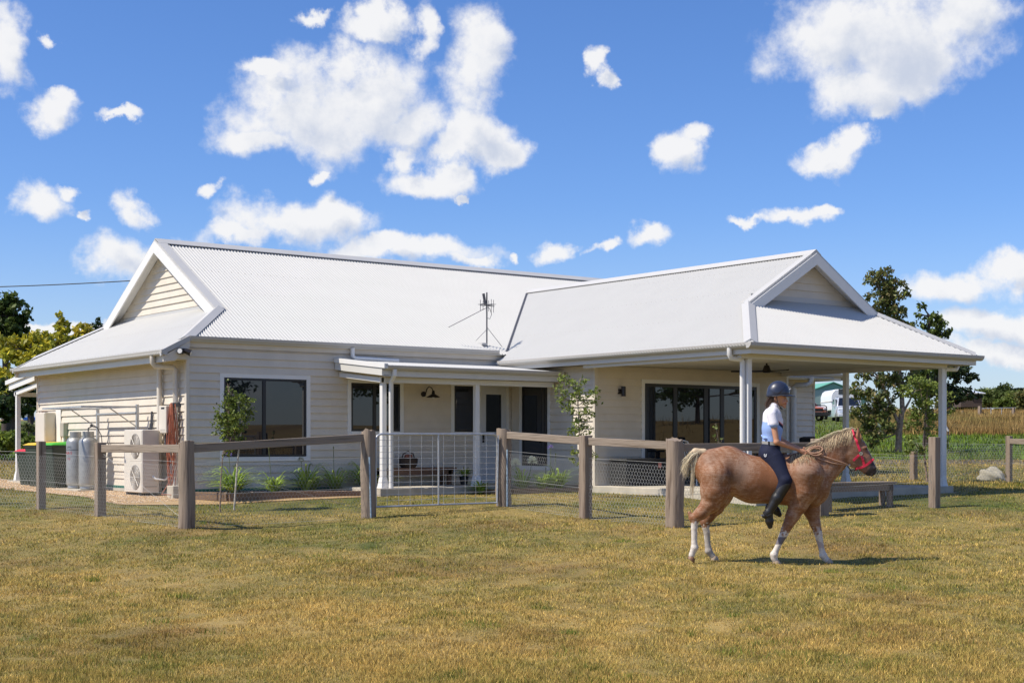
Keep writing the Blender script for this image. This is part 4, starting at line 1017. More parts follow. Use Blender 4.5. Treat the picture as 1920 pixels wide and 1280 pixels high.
# left fence
fl = fence('timber_fence', 'left stretch of weathered rail and wire fence, from the bins to the gate')
a0, z0 = sqpost(fl, -60, 948, 828)
a1, z1 = sqpost(fl, 77, 955, 827, .13)
a2, z2 = sqpost(fl, 188, 968, 829, .15)
a3, z3 = rdpost(fl, 350, 990, 828, .122, 1)
a4, z4 = rdpost(fl, 690, 971, 808, .118, 2)
rail(fl, a2, a3, .04, side=.0); rail(fl, a3, a4, .04, .125)
netting(fl, a0, z0, a1, z1); netting(fl, a1, z1, a2, z2, off=.08); netting(fl, a2, z2, a3, z3, off=.08); netting(fl, a3, z3, a4, z4)
MB().tube([a2+Vector((0, 0, -.15)), Vector((a3.x-.05, a3.y, z3+.12))], .0022, 4).build('strand', M['wire'], fl)
MB().tube([a3+Vector((0, 0, -.32)), Vector((a4.x-.1, a4.y, z4+.15))], .0022, 4).build('strand', M['wire'], fl)
MB().beam(Vector((a4.x-.02, a4.y-.03, z4+.0)), a4+Vector((-.10, -.0, -.18)), .055, .07).build('strut', M['wood'], fl, bev=.005)
# gate
g0, gz0 = fpos(706, 964); g1, gz1 = fpos(932, 949)
A = Vector((a4.x, a4.y, 0))
fr = fence('timber_fence', 'right stretch of weathered rail and wire fence, from the gate past the horse')
b0, y0 = rdpost(fr, 945, 949, 805, .128, 3)
d_ = (b0-a4); d_.z = 0; d_.normalize()
G0 = a4+d_*.155; G1 = b0-d_*.16; L = (G1-G0).length
ang = math.atan2(d_.y, d_.x); zt0 = zpix(inv(G0.x, G0.y)[1], 813.5); zb0 = zpix(inv(G0.x, G0.y)[1], 950); zt1 = zpix(inv(G1.x, G1.y)[1], 813.5); zb1 = zpix(inv(G1.x, G1.y)[1], 942)
gate = empty('farm_gate', (G0.x, G0.y, 0), ang, 'galvanised tube and mesh farm gate in the middle of the fence', 'gate')
L = math.hypot(G1.x-G0.x, G1.y-G0.y)
gt = lambda s: zt0+(zt1-zt0)*s/L
gb_ = lambda s: zb0+(zb1-zb0)*s/L
MB().tube([(0, 0, gb_(0)), (0, 0, gt(0)-.10), (.03, 0, gt(0)-.03), (.10, 0, gt(0)), (L-.08, 0, gt(L)), (L-.02, 0, gt(L)-.03), (L, 0, gt(L)-.08), (L, 0, gb_(L))], .0175, 10).build('frame', M['galv'], gate, smooth=True)
MB().tube([(0, 0, gb_(0)), (L, 0, gb_(L))], .0175, 10).build('frame', M['galv'], gate, smooth=True)
MB().tube([(L/2, 0, gb_(L/2)), (L/2, 0, gt(L/2))], .015, 8).build('upright', M['galv'], gate, smooth=True)
for k in range(1, 11):
    s_ = k*L/11+.0
    if abs(s_-L/2) > .03: MB().tube([(s_, .012, gb_(s_)), (s_, .012, gt(s_))], .0032, 4).build('mesh_wire', M['galv'], gate)
for k in range(1, 12):
    f_ = k/12; MB().tube([(0, -.012, gb_(0)+(gt(0)-gb_(0))*f_), (L, -.012, gb_(L)+(gt(L)-gb_(L))*f_)], .0032, 4).build('mesh_wire', M['galv'], gate)
MB().tube([(L+.01, 0, gt(L)-.16), (L+.10, 0, gt(L)-.15)], .016, 6).build('latch', M['rubber'], gate)
MB().tube([(L-.02, -.03, gb_(L)-.05), (L+.01, -.03, gt(L)-.02)], .011, 6).build('drop_bolt', M['galv'], gate)
# right fence
MB().beam(Vector((b0.x+.02, b0.y-.02, y0)), b0+Vector((.12, .0, -.25)), .06, .08).build('strut', M['wood'], fr, bev=.005)
MB().tube([Vector((b0.x-.03, b0.y-.135, y0)), b0+Vector((-.03, -.135, -.35))], .014, 6).build('steel_stake', mat('pale_blue_steel', (.32, .42, .50), .6, var=.4, vscale=30), fr)
MB().tube([Vector((a4.x-.02, a4.y-.125, z4)), a4+Vector((-.05, -.125, -.42))], .013, 6).build('steel_stake', mat('pale_blue_steel', (.32, .42, .50), .6, var=.4, vscale=30), fl)
b1, y1 = sqpost(fr, 1098, 972, 816, .16)
b2, y2 = rdpost(fr, 1266, 989, 824, .138, 5)
b3, y3 = sqpost(fr, 1537, 968, 822, .22)
b4, y4 = sqpost(fr, 1752, 952, 819, .15)
b5, y5 = sqpost(fr, 1892, 904, 817, .12)
b6, y6 = sqpost(fr, 1990, 912, 820, .13)
rail(fr, b0, b1, .03); rail(fr, b1, b2, .03); rail(fr, b2, b3, .06); rail(fr, b5, b6, .06)
netting(fr, b0, y0, b1, y1); netting(fr, b1, y1, b2, y2); netting(fr, b2, y2, b3, y3); netting(fr, b3, y3, b4, y4, .92)
netting(fr, b4, y4, b5, y5, .92); netting(fr, b5, y5, b6, y6, .9)
fb = fence('wire_fence', 'wire netting fence with a lone post in front of the leafy stake-thin saplings')
c0, w0 = sqpost(fb, 1713, 900, 846, .14)
c0 = c0  # far side of the yard
c1_, w1 = sqpost(fb, 1560, 893, 850, .12)
netting(fb, c1_, w1, c0, w0, .6); netting(fb, c0, w0, b5, y5, .9)
# trestle bench just inside the fence
pb, db = fpos(1556, 961); pe, de = fpos(1672, 950)
vv = pe-pb; ang = math.atan2(vv.y, vv.x); L = math.hypot(vv.x, vv.y)
e = empty('garden_bench', pb, ang, 'low weathered timber bench just inside the fence under the horse\'s head', 'bench')
MB().box(-.06, L+.12, -.02, .32, .46, .50).build('seat', M['woodh'], e, bev=.006)
MB().box(0, L+.05, .0, .03, .34, .459).build('apron', M['woodh'], e, bev=.004)
for x in (0, L-.02):
    MB().box(x-.05, x+.05, -.0, .06, -.1, .459).build('leg', M['wood'], e); MB().box(x+.03, x+.13, .25, .31, -.1, .459).build('leg', M['wood'], e)
# power cable and pole
x, d, z = -30, 66, 0
pa = Vector(W((-200-960)/FPX*60, 60, 1+(HOR-541)/FPX*60)); pc = Vector(W((640-960)/FPX*60, 60, 1+(HOR-492)/FPX*60))
pts = [pa.lerp(pc, t)-Vector((0, 0, 1.0*4*t*(1-t)*.25)) for t in np.linspace(0, 1, 30)]
o = MB().tube(pts, .022, 6).build('power_cable', M['rubber']); tag(o, 'black twisted power cable crossing the sky to the house roof', 'cable')
x, d, z = gdepth(1652, 815); X, Y, _ = W(x, d)
e = empty('power_pole', (X, Y, z), 0, 'grey green power pole standing behind the verandah', 'pole')
MB().tube([(0, 0, -.3), (0, 0, 5.6)], [.17, .12], 14).build('pole', M['pole'], e)
MB().box(-.5, .5, -.05, .05, 5.1, 5.2).build('crossarm', M['pole'], e)
# boulder
p, d = fpos(1860, 899)
rg = np.random.default_rng(4); bm = bmesh.new(); bmesh.ops.create_icosphere(bm, subdivisions=4, radius=1)
for v in bm.verts:
    c = v.co; n = .14*math.sin(c.x*3+1)*math.sin(c.y*4)+.08*math.sin(c.z*7+c.x*5)+.04*math.sin(c.x*13+c.y*11)
    v.co = Vector((c.x*.36, c.y*.30, max(c.z, -.4)*.27))*(1+n)
    if v.co.x+v.co.z*.5 > .26: v.co.x -= (v.co.x+v.co.z*.5-.26)*.7
me = bpy.data.meshes.new('boulder'); bm.to_mesh(me); me.materials.append(M['rock']); o = bpy.data.objects.new('boulder', me); link(o); o.location = p+Vector((0, 0, .02)); o.rotation_euler = (0, 0, R(-37))
me.polygons.foreach_set('use_smooth', np.ones(len(me.polygons), dtype=bool)); tag(o, 'pale rounded boulder lying on the lawn beside the right corner post', 'rock')
# ------------------------------------------------------------------ plants
G1 = A3(.085, .135, .022); G2 = A3(.24, .30, .055); G3 = A3(.045, .075, .018); Y1 = A3(.85, .64, .03); Y2 = A3(.55, .52, .06); DK = A3(.03, .05, .018); OL = A3(.17, .20, .065)
def leaf_cards(clusters, n, size, cols, seed, sub=14, subr=.28, droop=.3, hang=0):
    """leaf shaped cards in sub clumps spread through ellipsoids (x,y,z,rx,ry,rz)"""
    r = np.random.default_rng(seed); P = []; Cc = []
    vol = np.array([c[3]*c[4]*c[5] for c in clusters])**.75; vol /= vol.sum()
    for c, v in zip(clusters, vol):
        m = int(n*v); k = max(3, int(sub))
        d = r.normal(size=(k, 3)); d /= np.linalg.norm(d, axis=1)[:, None]; rad = r.uniform(.25, 1.0, k)**.6
        sc = d*rad[:, None]*np.array(c[3:6])+np.array(c[:3])
        tone = r.uniform(.75, 1.25, k)
        j = r.integers(0, k, m)
        sr = subr*(c[3]*c[4]*c[5])**(1/3)
        q = r.normal(size=(m, 3))*sr*np.array([1, 1, .75])*.62
        P.append(sc[j]+q); w = np.array([x for x in r.dirichlet(np.ones(len(cols))*1.2, m)]); Cc.append((w@np.array(cols))*tone[j][:, None]*r.uniform(.75, 1.25, m)[:, None])
    P = np.concatenate(P); Cc = np.concatenate(Cc); m = len(P)
    ax = r.normal(size=(m, 3)); ax[:, 2] -= hang; ax /= np.linalg.norm(ax, axis=1)[:, None]
    nn = r.normal(size=(m, 3)); nn -= (nn*ax).sum(1)[:, None]*ax; nn /= np.linalg.norm(nn, axis=1)[:, None]
    s = size*r.uniform(.65, 1.3, m)[:, None]
    V = np.stack([P-ax*s*.5, P+nn*s*.27, P+ax*s*.5, P-nn*s*.27], 1).reshape(-1, 3)
    return V, np.arange(4*m).reshape(-1, 4), np.repeat(Cc, 4, 0)
def plant(name, label, cat, base, clusters, n, size, cols, seed, trunk=None, tr=.05, barkm='bark', group=None, sub=14, subr=.28, kindname='crown', branches=True, hang=0):
    e = empty(name, base, 0, label, cat, group); b = Vector(base)
    cl = [(c[0]-b.x, c[1]-b.y, c[2]-b.z, c[3], c[4], c[5]) for c in clusters]
    V, F, C = leaf_cards(cl, n, size, cols, seed, sub, subr, hang=hang)
    mesh_np(kindname, V, F, M['leafy'], e, col=C)
    rg = np.random.default_rng(seed+1); mb = MB()
    if trunk:
        for t in trunk:
            pts = [Vector(p)-b for p in t['pts']]; m = len(pts); mb.tube(pts, [t['r']*(1-.72*i/(m-1)) for i in range(m)], 9)
    if branches and trunk:
        tp = [Vector(p)-b for t in trunk for p in t['pts'][1:]]
        for c in cl:
            cc = Vector(c[:3]); s = min(tp, key=lambda q: (q-cc).length+max(0, q.z-cc.z)*2)
            mid = (s+cc)/2+Vector(rg.normal(0, .08, 3))*c[3]
            mb.tube([s, mid, cc+Vector((0, 0, c[5]*.3))], [tr*.34, tr*.22, tr*.08], 6)
            for k in range(4):
                q = cc+Vector((rg.normal(0, .5)*c[3], rg.normal(0, .5)*c[4], rg.normal(0, .5)*c[5])); mb.tube([mid, (mid+q)/2+Vector((0, 0, .03)), q], [tr*.14, tr*.09, tr*.03], 5)
    if trunk: mb.build('trunk', M[barkm], e, smooth=True)
    return e
def PX(px, py, d): X, Y, z = W((px-960)/FPX*d, d, 1+(HOR-py)/FPX*d); return Vector((X, Y, z))
def CL(d, lst, depth=1.0):   # clusters from photo columns/rows at a known distance
    o = []
    for (px, py, rx, ry, *rest) in lst:
        dd = d+(rest[0] if rest else 0); p = PX(px, py, dd); s = dd/FPX; o.append((p.x, p.y, p.z, rx*s, max(rx, ry)*s*depth, ry*s))
    return o
# --- young tree with a stake before the big window
x, d, z = gdepth(412, 960); b = Vector(W(x, d, z))
plant('young_tree', 'slim young tree with a pale stake in front of the large left window', 'tree', b,
      CL(d, [(428, 765, 13, 26), (440, 745, 16, 22), (455, 775, 14, 26), (425, 795, 20, 24), (440, 815, 20, 22), (465, 760, 10, 22), (410, 800, 10, 30), (433, 840, 12, 10), (424, 848, 8, 10), (428, 725, 4, 14), (404, 770, 7, 8), (445, 790, 20, 30), (430, 780, 14, 40)]), 2300, .058, [G2, G1, A3(.26, .30, .06), DK], 21,
      trunk=[dict(pts=[b-Vector((0, 0, .1)), PX(414, 900, d), PX(418, 850, d), PX(430, 800, d), PX(428, 730, d)], r=.014)], tr=.018, sub=14, subr=.27)
x2, d2, z2 = gdepth(438, 957)
o = MB().tube([Vector(W(x2, d2, z2-.1)), PX(446, 860, d2), PX(455, 776, d2)], [.017, .016, .012], 8).build('tree_stake', M['stake']); tag(o, 'leaning pale grey stake beside the slim young tree', 'stake')
# --- young tree at the wing corner
x, d, z = gdepth(1086, 934); b = Vector(W(x, d, z))
plant('young_tree', 'leafy young tree with a sunlit crown in front of the porch corner wall', 'tree', b,
      CL(d, [(1060, 725, 18, 22), (1085, 735, 22, 20), (1105, 745, 18, 18), (1075, 760, 22, 20), (1095, 775, 20, 16), (1050, 745, 12, 12), (1052, 708, 6, 10), (1096, 712, 6, 12), (1086, 800, 18, 16), (1078, 812, 18, 12), (1098, 800, 12, 14), (1080, 845, 16, 10), (1082, 865, 14, 10), (1118, 735, 8, 12), (1042, 735, 6, 5), (1112, 860, 8, 12)]), 1500, .060, [G2, A3(.30, .34, .08), G1], 22,
      trunk=[dict(pts=[b-Vector((0, 0, .1)), PX(1087, 870, d), PX(1086, 810, d), PX(1084, 760, d), PX(1078, 720, d)], r=.016)], tr=.02, sub=12, subr=.34)
x, d, z = gdepth(1352, 965); b = Vector(W(x, d, z))
plant('sapling', 'tiny sapling poking up over the rail in front of the sliding door', 'sapling', b,
      CL(d, [(1341, 798, 4, 5), (1344, 806, 3, 4), (1341, 818, 5, 5), (1350, 826, 6, 6), (1346, 838, 5, 5), (1356, 822, 3, 3)]), 60, .055, [G2, G1, A3(.3, .32, .14)], 23,
      trunk=[dict(pts=[b-Vector((0, 0, .1)), PX(1350, 870, d), PX(1348, 835, d), PX(1342, 795, d)], r=.009)], tr=.008, sub=5)
# --- strap leaved clumps
def agap(base, s, seed, stems, label, flow=(.75, .75, .62), group='strappy clumps in the front garden beds'):
    r = np.random.default_rng(seed); e = empty('agapanthus', base, 0, label, 'plant', group)
    V = []; F = []; C = []
    for k in range(84):
        a = r.uniform(0, 6.283); L = s*r.uniform(.22, .48); rise = r.uniform(.35, 1.0); w = .015*r.uniform(.7, 1.3); c = (G1*1.1+G2*1.0)*r.uniform(.6, 1.5)
        ca, sa = math.cos(a), math.sin(a); b = len(V); m = 6
        for i in range(m+1):
            t = i/m; rad = .03+L*(t**1.2)*(1.05-.55*rise); h = L*rise*(1.7*t-1.15*t*t)+.0; ww = w*(1-t**3)+.001
            V += [(rad*ca-ww*sa, rad*sa+ww*ca, h), (rad*ca+ww*sa, rad*sa-ww*ca, h+.002)]; C += [c, c]
        F += [(b+2*i, b+2*i+1, b+2*i+3, b+2*i+2) for i in range(m)]
    mesh_np('leaves', np.array(V), np.array(F), M['leafy'], e, col=np.array(C))
    for (dx, dy, h, kind) in stems:
        st = MB().tube([(dx*.3, dy*.3, 0), (dx*.7, dy*.7, h*.5), (dx, dy, h)], .006, 5).build('flower_stem', mat('stem_green', (.12, .14, .05), .7) if 'stem_green' not in bpy.data.materials else bpy.data.materials['stem_green'], e)
        if kind == 'bud': MB().lathe([(.004, -.02), (.014, 0), (.010, .02), (.002, .035)], (dx, dy, h), 8).build('bud', bpy.data.materials['stem_green'], st); continue
        n = 520 if kind == 'white' else 70; R0 = .105 if kind == 'white' else .06
        D_ = r.normal(size=(n, 3)); D_ /= np.linalg.norm(D_, axis=1)[:, None]; D_[:, 2] = np.where(D_[:, 2] < -.4, -D_[:, 2], D_[:, 2])
        cen = np.array([dx, dy, h]); q = D_*R0*r.uniform(.5, 1.05, n)[:, None]+cen
        tt = np.cross(D_, r.normal(size=(n, 3))); tt /= np.linalg.norm(tt, axis=1)[:, None]; sz = .014
        VV = np.stack([q-tt*sz*.5, q+D_*sz, q+tt*sz*.5, q-D_*sz], 1).reshape(-1, 3)
        base_c = {'white': A3(.92, .92, .74), 'purple': A3(.28, .22, .55), 'spent': A3(.20, .20, .08)}[kind]
        mesh_np('flower_head', VV, np.arange(4*n).reshape(-1, 4), M['leafy'], st, col=np.repeat(base_c*r.uniform(.8, 1.15, n)[:, None], 4, 0))
    return e
beds = [(396, 922, .8, []), (427, 926, 1.1, [(-.10, -.02, .72, 'purple'), (.05, 0, .50, 'spent')]), (460, 928, 1.2, []), (503, 924, .9, [(-.12, 0, .85, 'bud')]), (528, 918, .8, []), (562, 921, 1.25, [(-.12, -.02, .62, 'spent')]), (606, 919, 1.2, [(-.03, 0, .85, 'bud')]), (640, 916, 1.0, []), (666, 918, 1.25, [(-.02, 0, .85, 'spent')])]
names = ['leftmost low clump of strappy leaves at the corner of the front bed', 'strappy clump with a pale purple flower beside the slim young tree', 'full strappy clump just right of the tree stake', 'strappy clump with a tall bud below the left window pane', 'low dark clump tucked against the front wall', 'large strappy clump with an arching spent stem under the right window pane', 'strappy clump with a tall thin bud right of the large window', 'small leafy clump between two taller ones near the gate post', 'strappy clump half hidden by the left gate post']
for i, ((px, py, s, st), nm) in enumerate(zip(beds, names)):
    d = (1-.08)*FPX/(py-HOR-1); x = (px-960)/FPX*d; X, Y, _ = W(x, d); X = max(X, .25); Y = min(max(Y-.25, -.85-.2*X), -.35); agap((X, Y, .065), s*1.65, 40+i, st, nm)
for i, (px, py, s, st, nm) in enumerate([(980, 905, 1.15, [(-.18, 0, .52, 'white'), (.24, 0, .56, 'white')], 'strappy clump with two white ball flowers behind the right gate post'),
        (1016, 907, .9, [(.1, 0, .42, 'bud')], 'middle strappy clump of the bed beside the porch'), (1040, 905, 1.0, [(-.02, .0, .84, 'purple'), (.12, 0, .7, 'bud')], 'strappy clump with tall dark purple flowers below the narrow window'), (1066, 908, 1.2, [], 'rightmost strappy clump of the bed beside the porch')]):
    X, Y, _ = W((px-960)/FPX*28.9, 28.9); agap((min(max(X, 5.5), 7.25), min(max(Y, -2.35), -2.0), .08), s*1.4, 60+i, st, nm)
V_ = agap((5.95, -.5, .31), .7, 75, [], 'potted strappy plant by the porch post', group=None)
agap((5.2, -2.1, .02), 1.0, 76, [], 'dark low clump beside the porch step behind the gate', group=None)

# --- left background trees
def tree_at(name, label, px, d, lst, n, size, cols, seed, tr=.14, cat='tree', group=None, hang=0, sub=16, subr=.26, barkm='barkd', off=0):
    x = (px-960)/FPX*d; b = Vector(W(x, d, float(ground(x, d)))); cl = CL(d, lst, .9)
    top = min(l[1] for l in lst); mid = sum(l[0] for l in lst)/len(lst)
    pts = [b-Vector((0, 0, .2)), b.lerp(PX(mid, top+20, d), .35)+Vector((.05, 0, 0)), b.lerp(PX(mid, top+20, d), .7)-Vector((.08, 0, 0)), PX(mid, top+20, d)]
    return plant(name, label, cat, b, cl, n, size, cols, seed, trunk=[dict(pts=pts, r=tr)], tr=tr, barkm=barkm, group=group, sub=sub, subr=subr, hang=hang)
LG = 'trees in a clump behind the left end of the house'
tree_at('tree', 'tall dark green tree at the far left edge of the picture', 12, 64, [(8, 570, 26, 26), (30, 590, 26, 28), (10, 610, 40, 34), (40, 630, 22, 26), (-30, 600, 50, 60), (20, 650, 50, 40)], 5200, .26, [G1*.8, G3, G2*.6, DK], 101, .25, group=LG)
tree_at('tree', 'golden leaved tree left of the house roof, next to the dark tree', 60, 56, [(20, 650, 34, 28), (60, 640, 26, 22), (80, 665, 40, 32), (40, 690, 44, 36), (5, 720, 34, 40), (70, 715, 40, 30)], 5200, .22, [Y1, Y2, G2, G1], 102, .16, group=LG)
tree_at('tree', 'golden tree with a slender pointed top left of the roof slope', 112, 58, [(112, 600, 9, 16), (116, 620, 16, 18), (110, 645, 30, 26), (130, 655, 26, 24), (90, 640, 20, 22), (105, 690, 44, 40)], 4200, .22, [Y1, Y2*.9, G2, G1], 103, .15, group=LG)
tree_at('tree', 'lower orange tinted tree top just above the left roof slope', 160, 62, [(155, 618, 18, 14), (165, 628, 22, 16), (145, 640, 24, 20), (160, 660, 40, 30)], 2600, .22, [Y1, Y2, A3(.30, .18, .03), G1], 104, .14, group=LG)
tree_at('tree', 'dark conifer tip peeping over the left roof slope', 184, 90, [(186, 602, 5, 8), (182, 612, 12, 8), (175, 620, 16, 10), (180, 640, 24, 22)], 1200, .22, [DK, G3], 105, .12, group=LG)
tree_at('tree', 'dark leafy fill standing in for the shade under the golden trees at left', 20, 52, [(5, 745, 50, 34), (50, 755, 34, 30), (20, 775, 46, 16), (60, 725, 30, 30)], 4200, .20, [DK, G3, G1*.7], 106, .18, group=LG)  # leaves coloured dark to paint in the shade below the golden crowns
tree_at('shrub', 'bright green rounded shrub left of the rear porch post', 8, 43, [(5, 830, 30, 20), (-20, 825, 30, 24), (25, 822, 16, 16)], 1500, .14, [G2*1.1, G1, A3(.24, .30, .03)], 107, .04, cat='shrub')
tree_at('shrub', 'bright green shrub seen between the rear porch post and the wall', 52, 43, [(50, 828, 18, 18), (66, 832, 16, 16)], 1100, .14, [G2*1.1, G1], 108, .04, cat='shrub')
tree_at('shrub', 'grey green feathery shrub farther back behind the rear porch', 52, 48, [(52, 800, 14, 8), (60, 803, 12, 7)], 500, .13, [OL, A3(.2, .2, .1)], 109, .03, cat='shrub')

# --- right side trees
x, d, z = gdepth(1684, 848); b = Vector(W(x, d, z)); D1 = d
plant('gum_tree', 'tall gum tree with a pinkish trunk behind the right verandah', 'tree', b,
      CL(d, [(1640, 520, 20, 16), (1660, 512, 16, 12), (1670, 535, 20, 14), (1690, 545, 20, 16), (1650, 560, 26, 14), (1640, 585, 20, 12), (1675, 590, 30, 20), (1695, 615, 24, 16), (1660, 560, 14, 34),
             (1620, 700, 20, 16), (1605, 730, 16, 18), (1650, 712, 22, 14), (1640, 745, 26, 20), (1625, 775, 30, 22), (1650, 800, 26, 22), (1615, 810, 14, 14), (1680, 720, 22, 22), (1660, 770, 20, 24), (1700, 700, 20, 24), (1640, 825, 16, 14), (1630, 660, 40, 24), (1690, 655, 40, 30)]), 9500, .135, [G1*1.1, OL*1.1, G2, DK, A3(.30, .17, .09)], 111,
      trunk=[dict(pts=[b-Vector((0, 0, .15)), PX(1686, 810, d), PX(1692, 765, d), PX(1690, 720, d), PX(1680, 650, d), PX(1668, 580, d)], r=.12), dict(pts=[PX(1688, 800, d), PX(1670, 760, d), PX(1652, 712, d), PX(1632, 690, d)], r=.07), dict(pts=[PX(1692, 775, d), PX(1706, 750, d), PX(1720, 720, d)], r=.05)], tr=.10, sub=18, subr=.30, hang=.7)
tree_at('gum_tree', 'second gum tree with a small round tuft beside its crown, right of the tall gum', 1735, 52, [(1728, 573, 9, 8), (1722, 590, 6, 10), (1750, 595, 18, 12), (1755, 612, 24, 16), (1768, 622, 16, 12), (1745, 635, 20, 16), (1720, 660, 34, 28), (1750, 670, 26, 26), (1730, 715, 32, 24), (1765, 690, 16, 20)], 4200, .15, [G1, OL, DK, G2*.9], 112, .12, hang=.6)
x, d, z = gdepth(1740, 906); b = Vector(W(x, d, z))
plant('sapling_clump', 'light green saplings on two thin dark stems just left of the right verandah post', 'tree', b,
      CL(d, [(1725, 715, 22, 16), (1705, 735, 20, 16), (1745, 730, 18, 22), (1730, 760, 22, 22), (1750, 775, 14, 24), (1715, 790, 20, 20), (1742, 810, 12, 20), (1710, 825, 16, 12), (1728, 845, 10, 10), (1776, 765, 6, 18), (1780, 740, 5, 12), (1775, 830, 5, 10), (1700, 850, 8, 8)]), 2300, .085, [G2, G1, A3(.26, .30, .07)], 113,
      trunk=[dict(pts=[b-Vector((0, 0, .1)), PX(1733, 850, d), PX(1735, 780, d), PX(1740, 720, d)], r=.028), dict(pts=[b+Vector((.09, -.07, -.1)), PX(1744, 850, d), PX(1740, 790, d), PX(1725, 730, d)], r=.022)], tr=.03, sub=13, subr=.36)
tree_at('pine_tree', 'dark spreading pine on the skyline behind the right verandah post', 1775, 150, [(1760, 715, 50, 30), (1800, 700, 26, 22), (1826, 708, 12, 10), (1790, 740, 36, 18), (1730, 730, 30, 30), (1835, 742, 8, 5), (1808, 690, 16, 12), (1770, 690, 40, 16)], 6500, .42, [DK, G3*1.1, A3(.03, .05, .03)], 114, .4, sub=22, subr=.22)
for i, (px, py, rx, ry, dd, cs, nm) in enumerate([
        (1790, 752, 28, 14, 175, [OL, G1, A3(.17, .15, .04)], 'olive bush at the foot of the dark pine'), (1835, 748, 26, 10, 182, [G1*.8, G3], 'dark bush behind the low white roofed shed'),
        (1850, 744, 22, 13, 180, [G1, OL], 'broad mid green bush right of the pine'), (1880, 742, 22, 17, 178, [G1*.8, G3, OL], 'tallest bush of the row on the skyline'), (1905, 748, 20, 11, 174, [OL, G2*.7], 'light green bush right of the tallest one'), (1925, 750, 22, 16, 172, [OL, A3(.16, .13, .04)], 'brownish bush at the right edge of the picture'), (1885, 756, 16, 6, 168, [G2*.7, G1], 'small bush low in front of the tallest bush')]):
    py -= 2; tree_at('bush', nm, px, dd, [(px, py, rx, ry*1.15), (px-rx*.5, py+2, rx*.5, ry*.9), (px+rx*.5, py+1, rx*.5, ry*.9), (px, py+9, rx*1.1, ry)], 3200, .45, cs, 120+i, .12, cat='bush', group='bushes along the skyline', sub=16, subr=.34)
for i, px in enumerate((1897, 1908, 1918)):
    tree_at('tree', ['tiny far tree on the right skyline, left of three', 'tiny far tree on the right skyline, middle of three', 'tiny far tree on the right skyline, at the picture edge'][i], px, 230, [(px, 731, 6, 4)], 160, .5, [DK, A3(.05, .07, .05)], 140+i, .1, group='far trees on the right skyline')
# --- trees to the right of the viewpoint (they show in the window glass)
for i, (x, d, h) in enumerate([(36, 4.5, 5), (44, -2, 6.5), (62, 6, 5), (75, 20, 4.5), (58, -12, 6), (80, 32, 5)]):
    b = Vector(W(x, d, float(ground(x, d)))); rg = np.random.default_rng(200+i)
    cl = [(b.x+rg.normal(0, 1.6), b.y+rg.normal(0, 1.6), b.z+h*rg.uniform(.4, .9), 1.8, 1.8, h*.2) for k in range(7)]
    plant('paddock_tree', ['dark round tree across the paddock mirrored in the large window', 'taller dark tree across the paddock mirrored in the large window', 'outer left paddock tree mirrored in the glass', 'far paddock tree mirrored in the sliding door', 'right paddock tree mirrored in the sliding door', 'small middle paddock tree mirrored in the glass'][i], 'tree', b, cl, 1500, .4, [G3, DK, G1], 200+i, trunk=[dict(pts=[b-Vector((0, 0, .2)), b+Vector((0, 0, h*.4)), b+Vector((0, 0, h*.75))], r=.2)], tr=.2, barkm='barkd', group='paddock trees off to the right')

# ------------------------------------------------------------------ far shed, cars, trailer
def gz(x, d): return float(ground(x, d))
d = 124; x = (1562-960)/FPX*d; z = gz(x, d)
e = empty('green_shed', W(x, d, z), R(-37+6), 'pale green steel shed with a darker gable edge beyond the parked cars', 'shed')
hw = 2.9; ev = 1+(HOR-741)/FPX*d-z; ap = 1+(HOR-717)/FPX*d-z; LN = 9
MB().add([(-hw, 0, 0), (hw, 0, 0), (hw, 0, ev), (0, 0, ap-.05), (-hw, 0, ev), (-hw, LN, 0), (hw, LN, 0), (hw, LN, ev), (0, LN, ap-.05), (-hw, LN, ev)],
         [(0, 1, 2, 3, 4), (9, 8, 7, 6, 5), (0, 4, 9, 5), (1, 6, 7, 2), (2, 7, 8, 3), (3, 8, 9, 4)]).build('wall', M['shed'], e)
for s_ in (-1, 1): MB().add([(0, -.15, ap), (s_*(hw+.2), -.15, ev-.05), (s_*(hw+.2), LN, ev-.05), (0, LN, ap), (0, -.15, ap+.07), (s_*(hw+.2), -.15, ev+.02), (s_*(hw+.2), LN, ev+.02), (0, LN, ap+.07)], [(0,1,2,3),(7,6,5,4),(0,4,5,1),(1,5,6,2),(2,6,7,3),(3,7,4,0)]).build('roof', M['shedr'], e)
for k in range(10):
    zz = .3+k*.36
    if zz < ev: MB().box(-hw+.02, hw-.02, -.03, -.001, zz, zz+.05).build('cladding_rib', M['shed'], e)
MB().box(-2.2, .4, -.05, -.002, .0, 2.3).build('roller_door', mat('pale_door', (.30, .40, .36), .6), e)
def wheel(e, x, y, r_=.37, w=.24):
    t = MB().lathe([(r_*.7, -w/2), (r_, -w*.42), (r_, w*.42), (r_*.7, w/2)], (x, y, r_), 20, 0).build('wheel', M['tyre'], e, smooth=True)
    MB().lathe([(.05, -w/2-.01), (r_*.62, -w/2+.0), (r_*.66, -w*.3), (r_*.66, w*.3), (r_*.62, w/2), (.05, w/2+.01)], (x, y, r_), 16, 0).build('rim', M['chrome'], t)
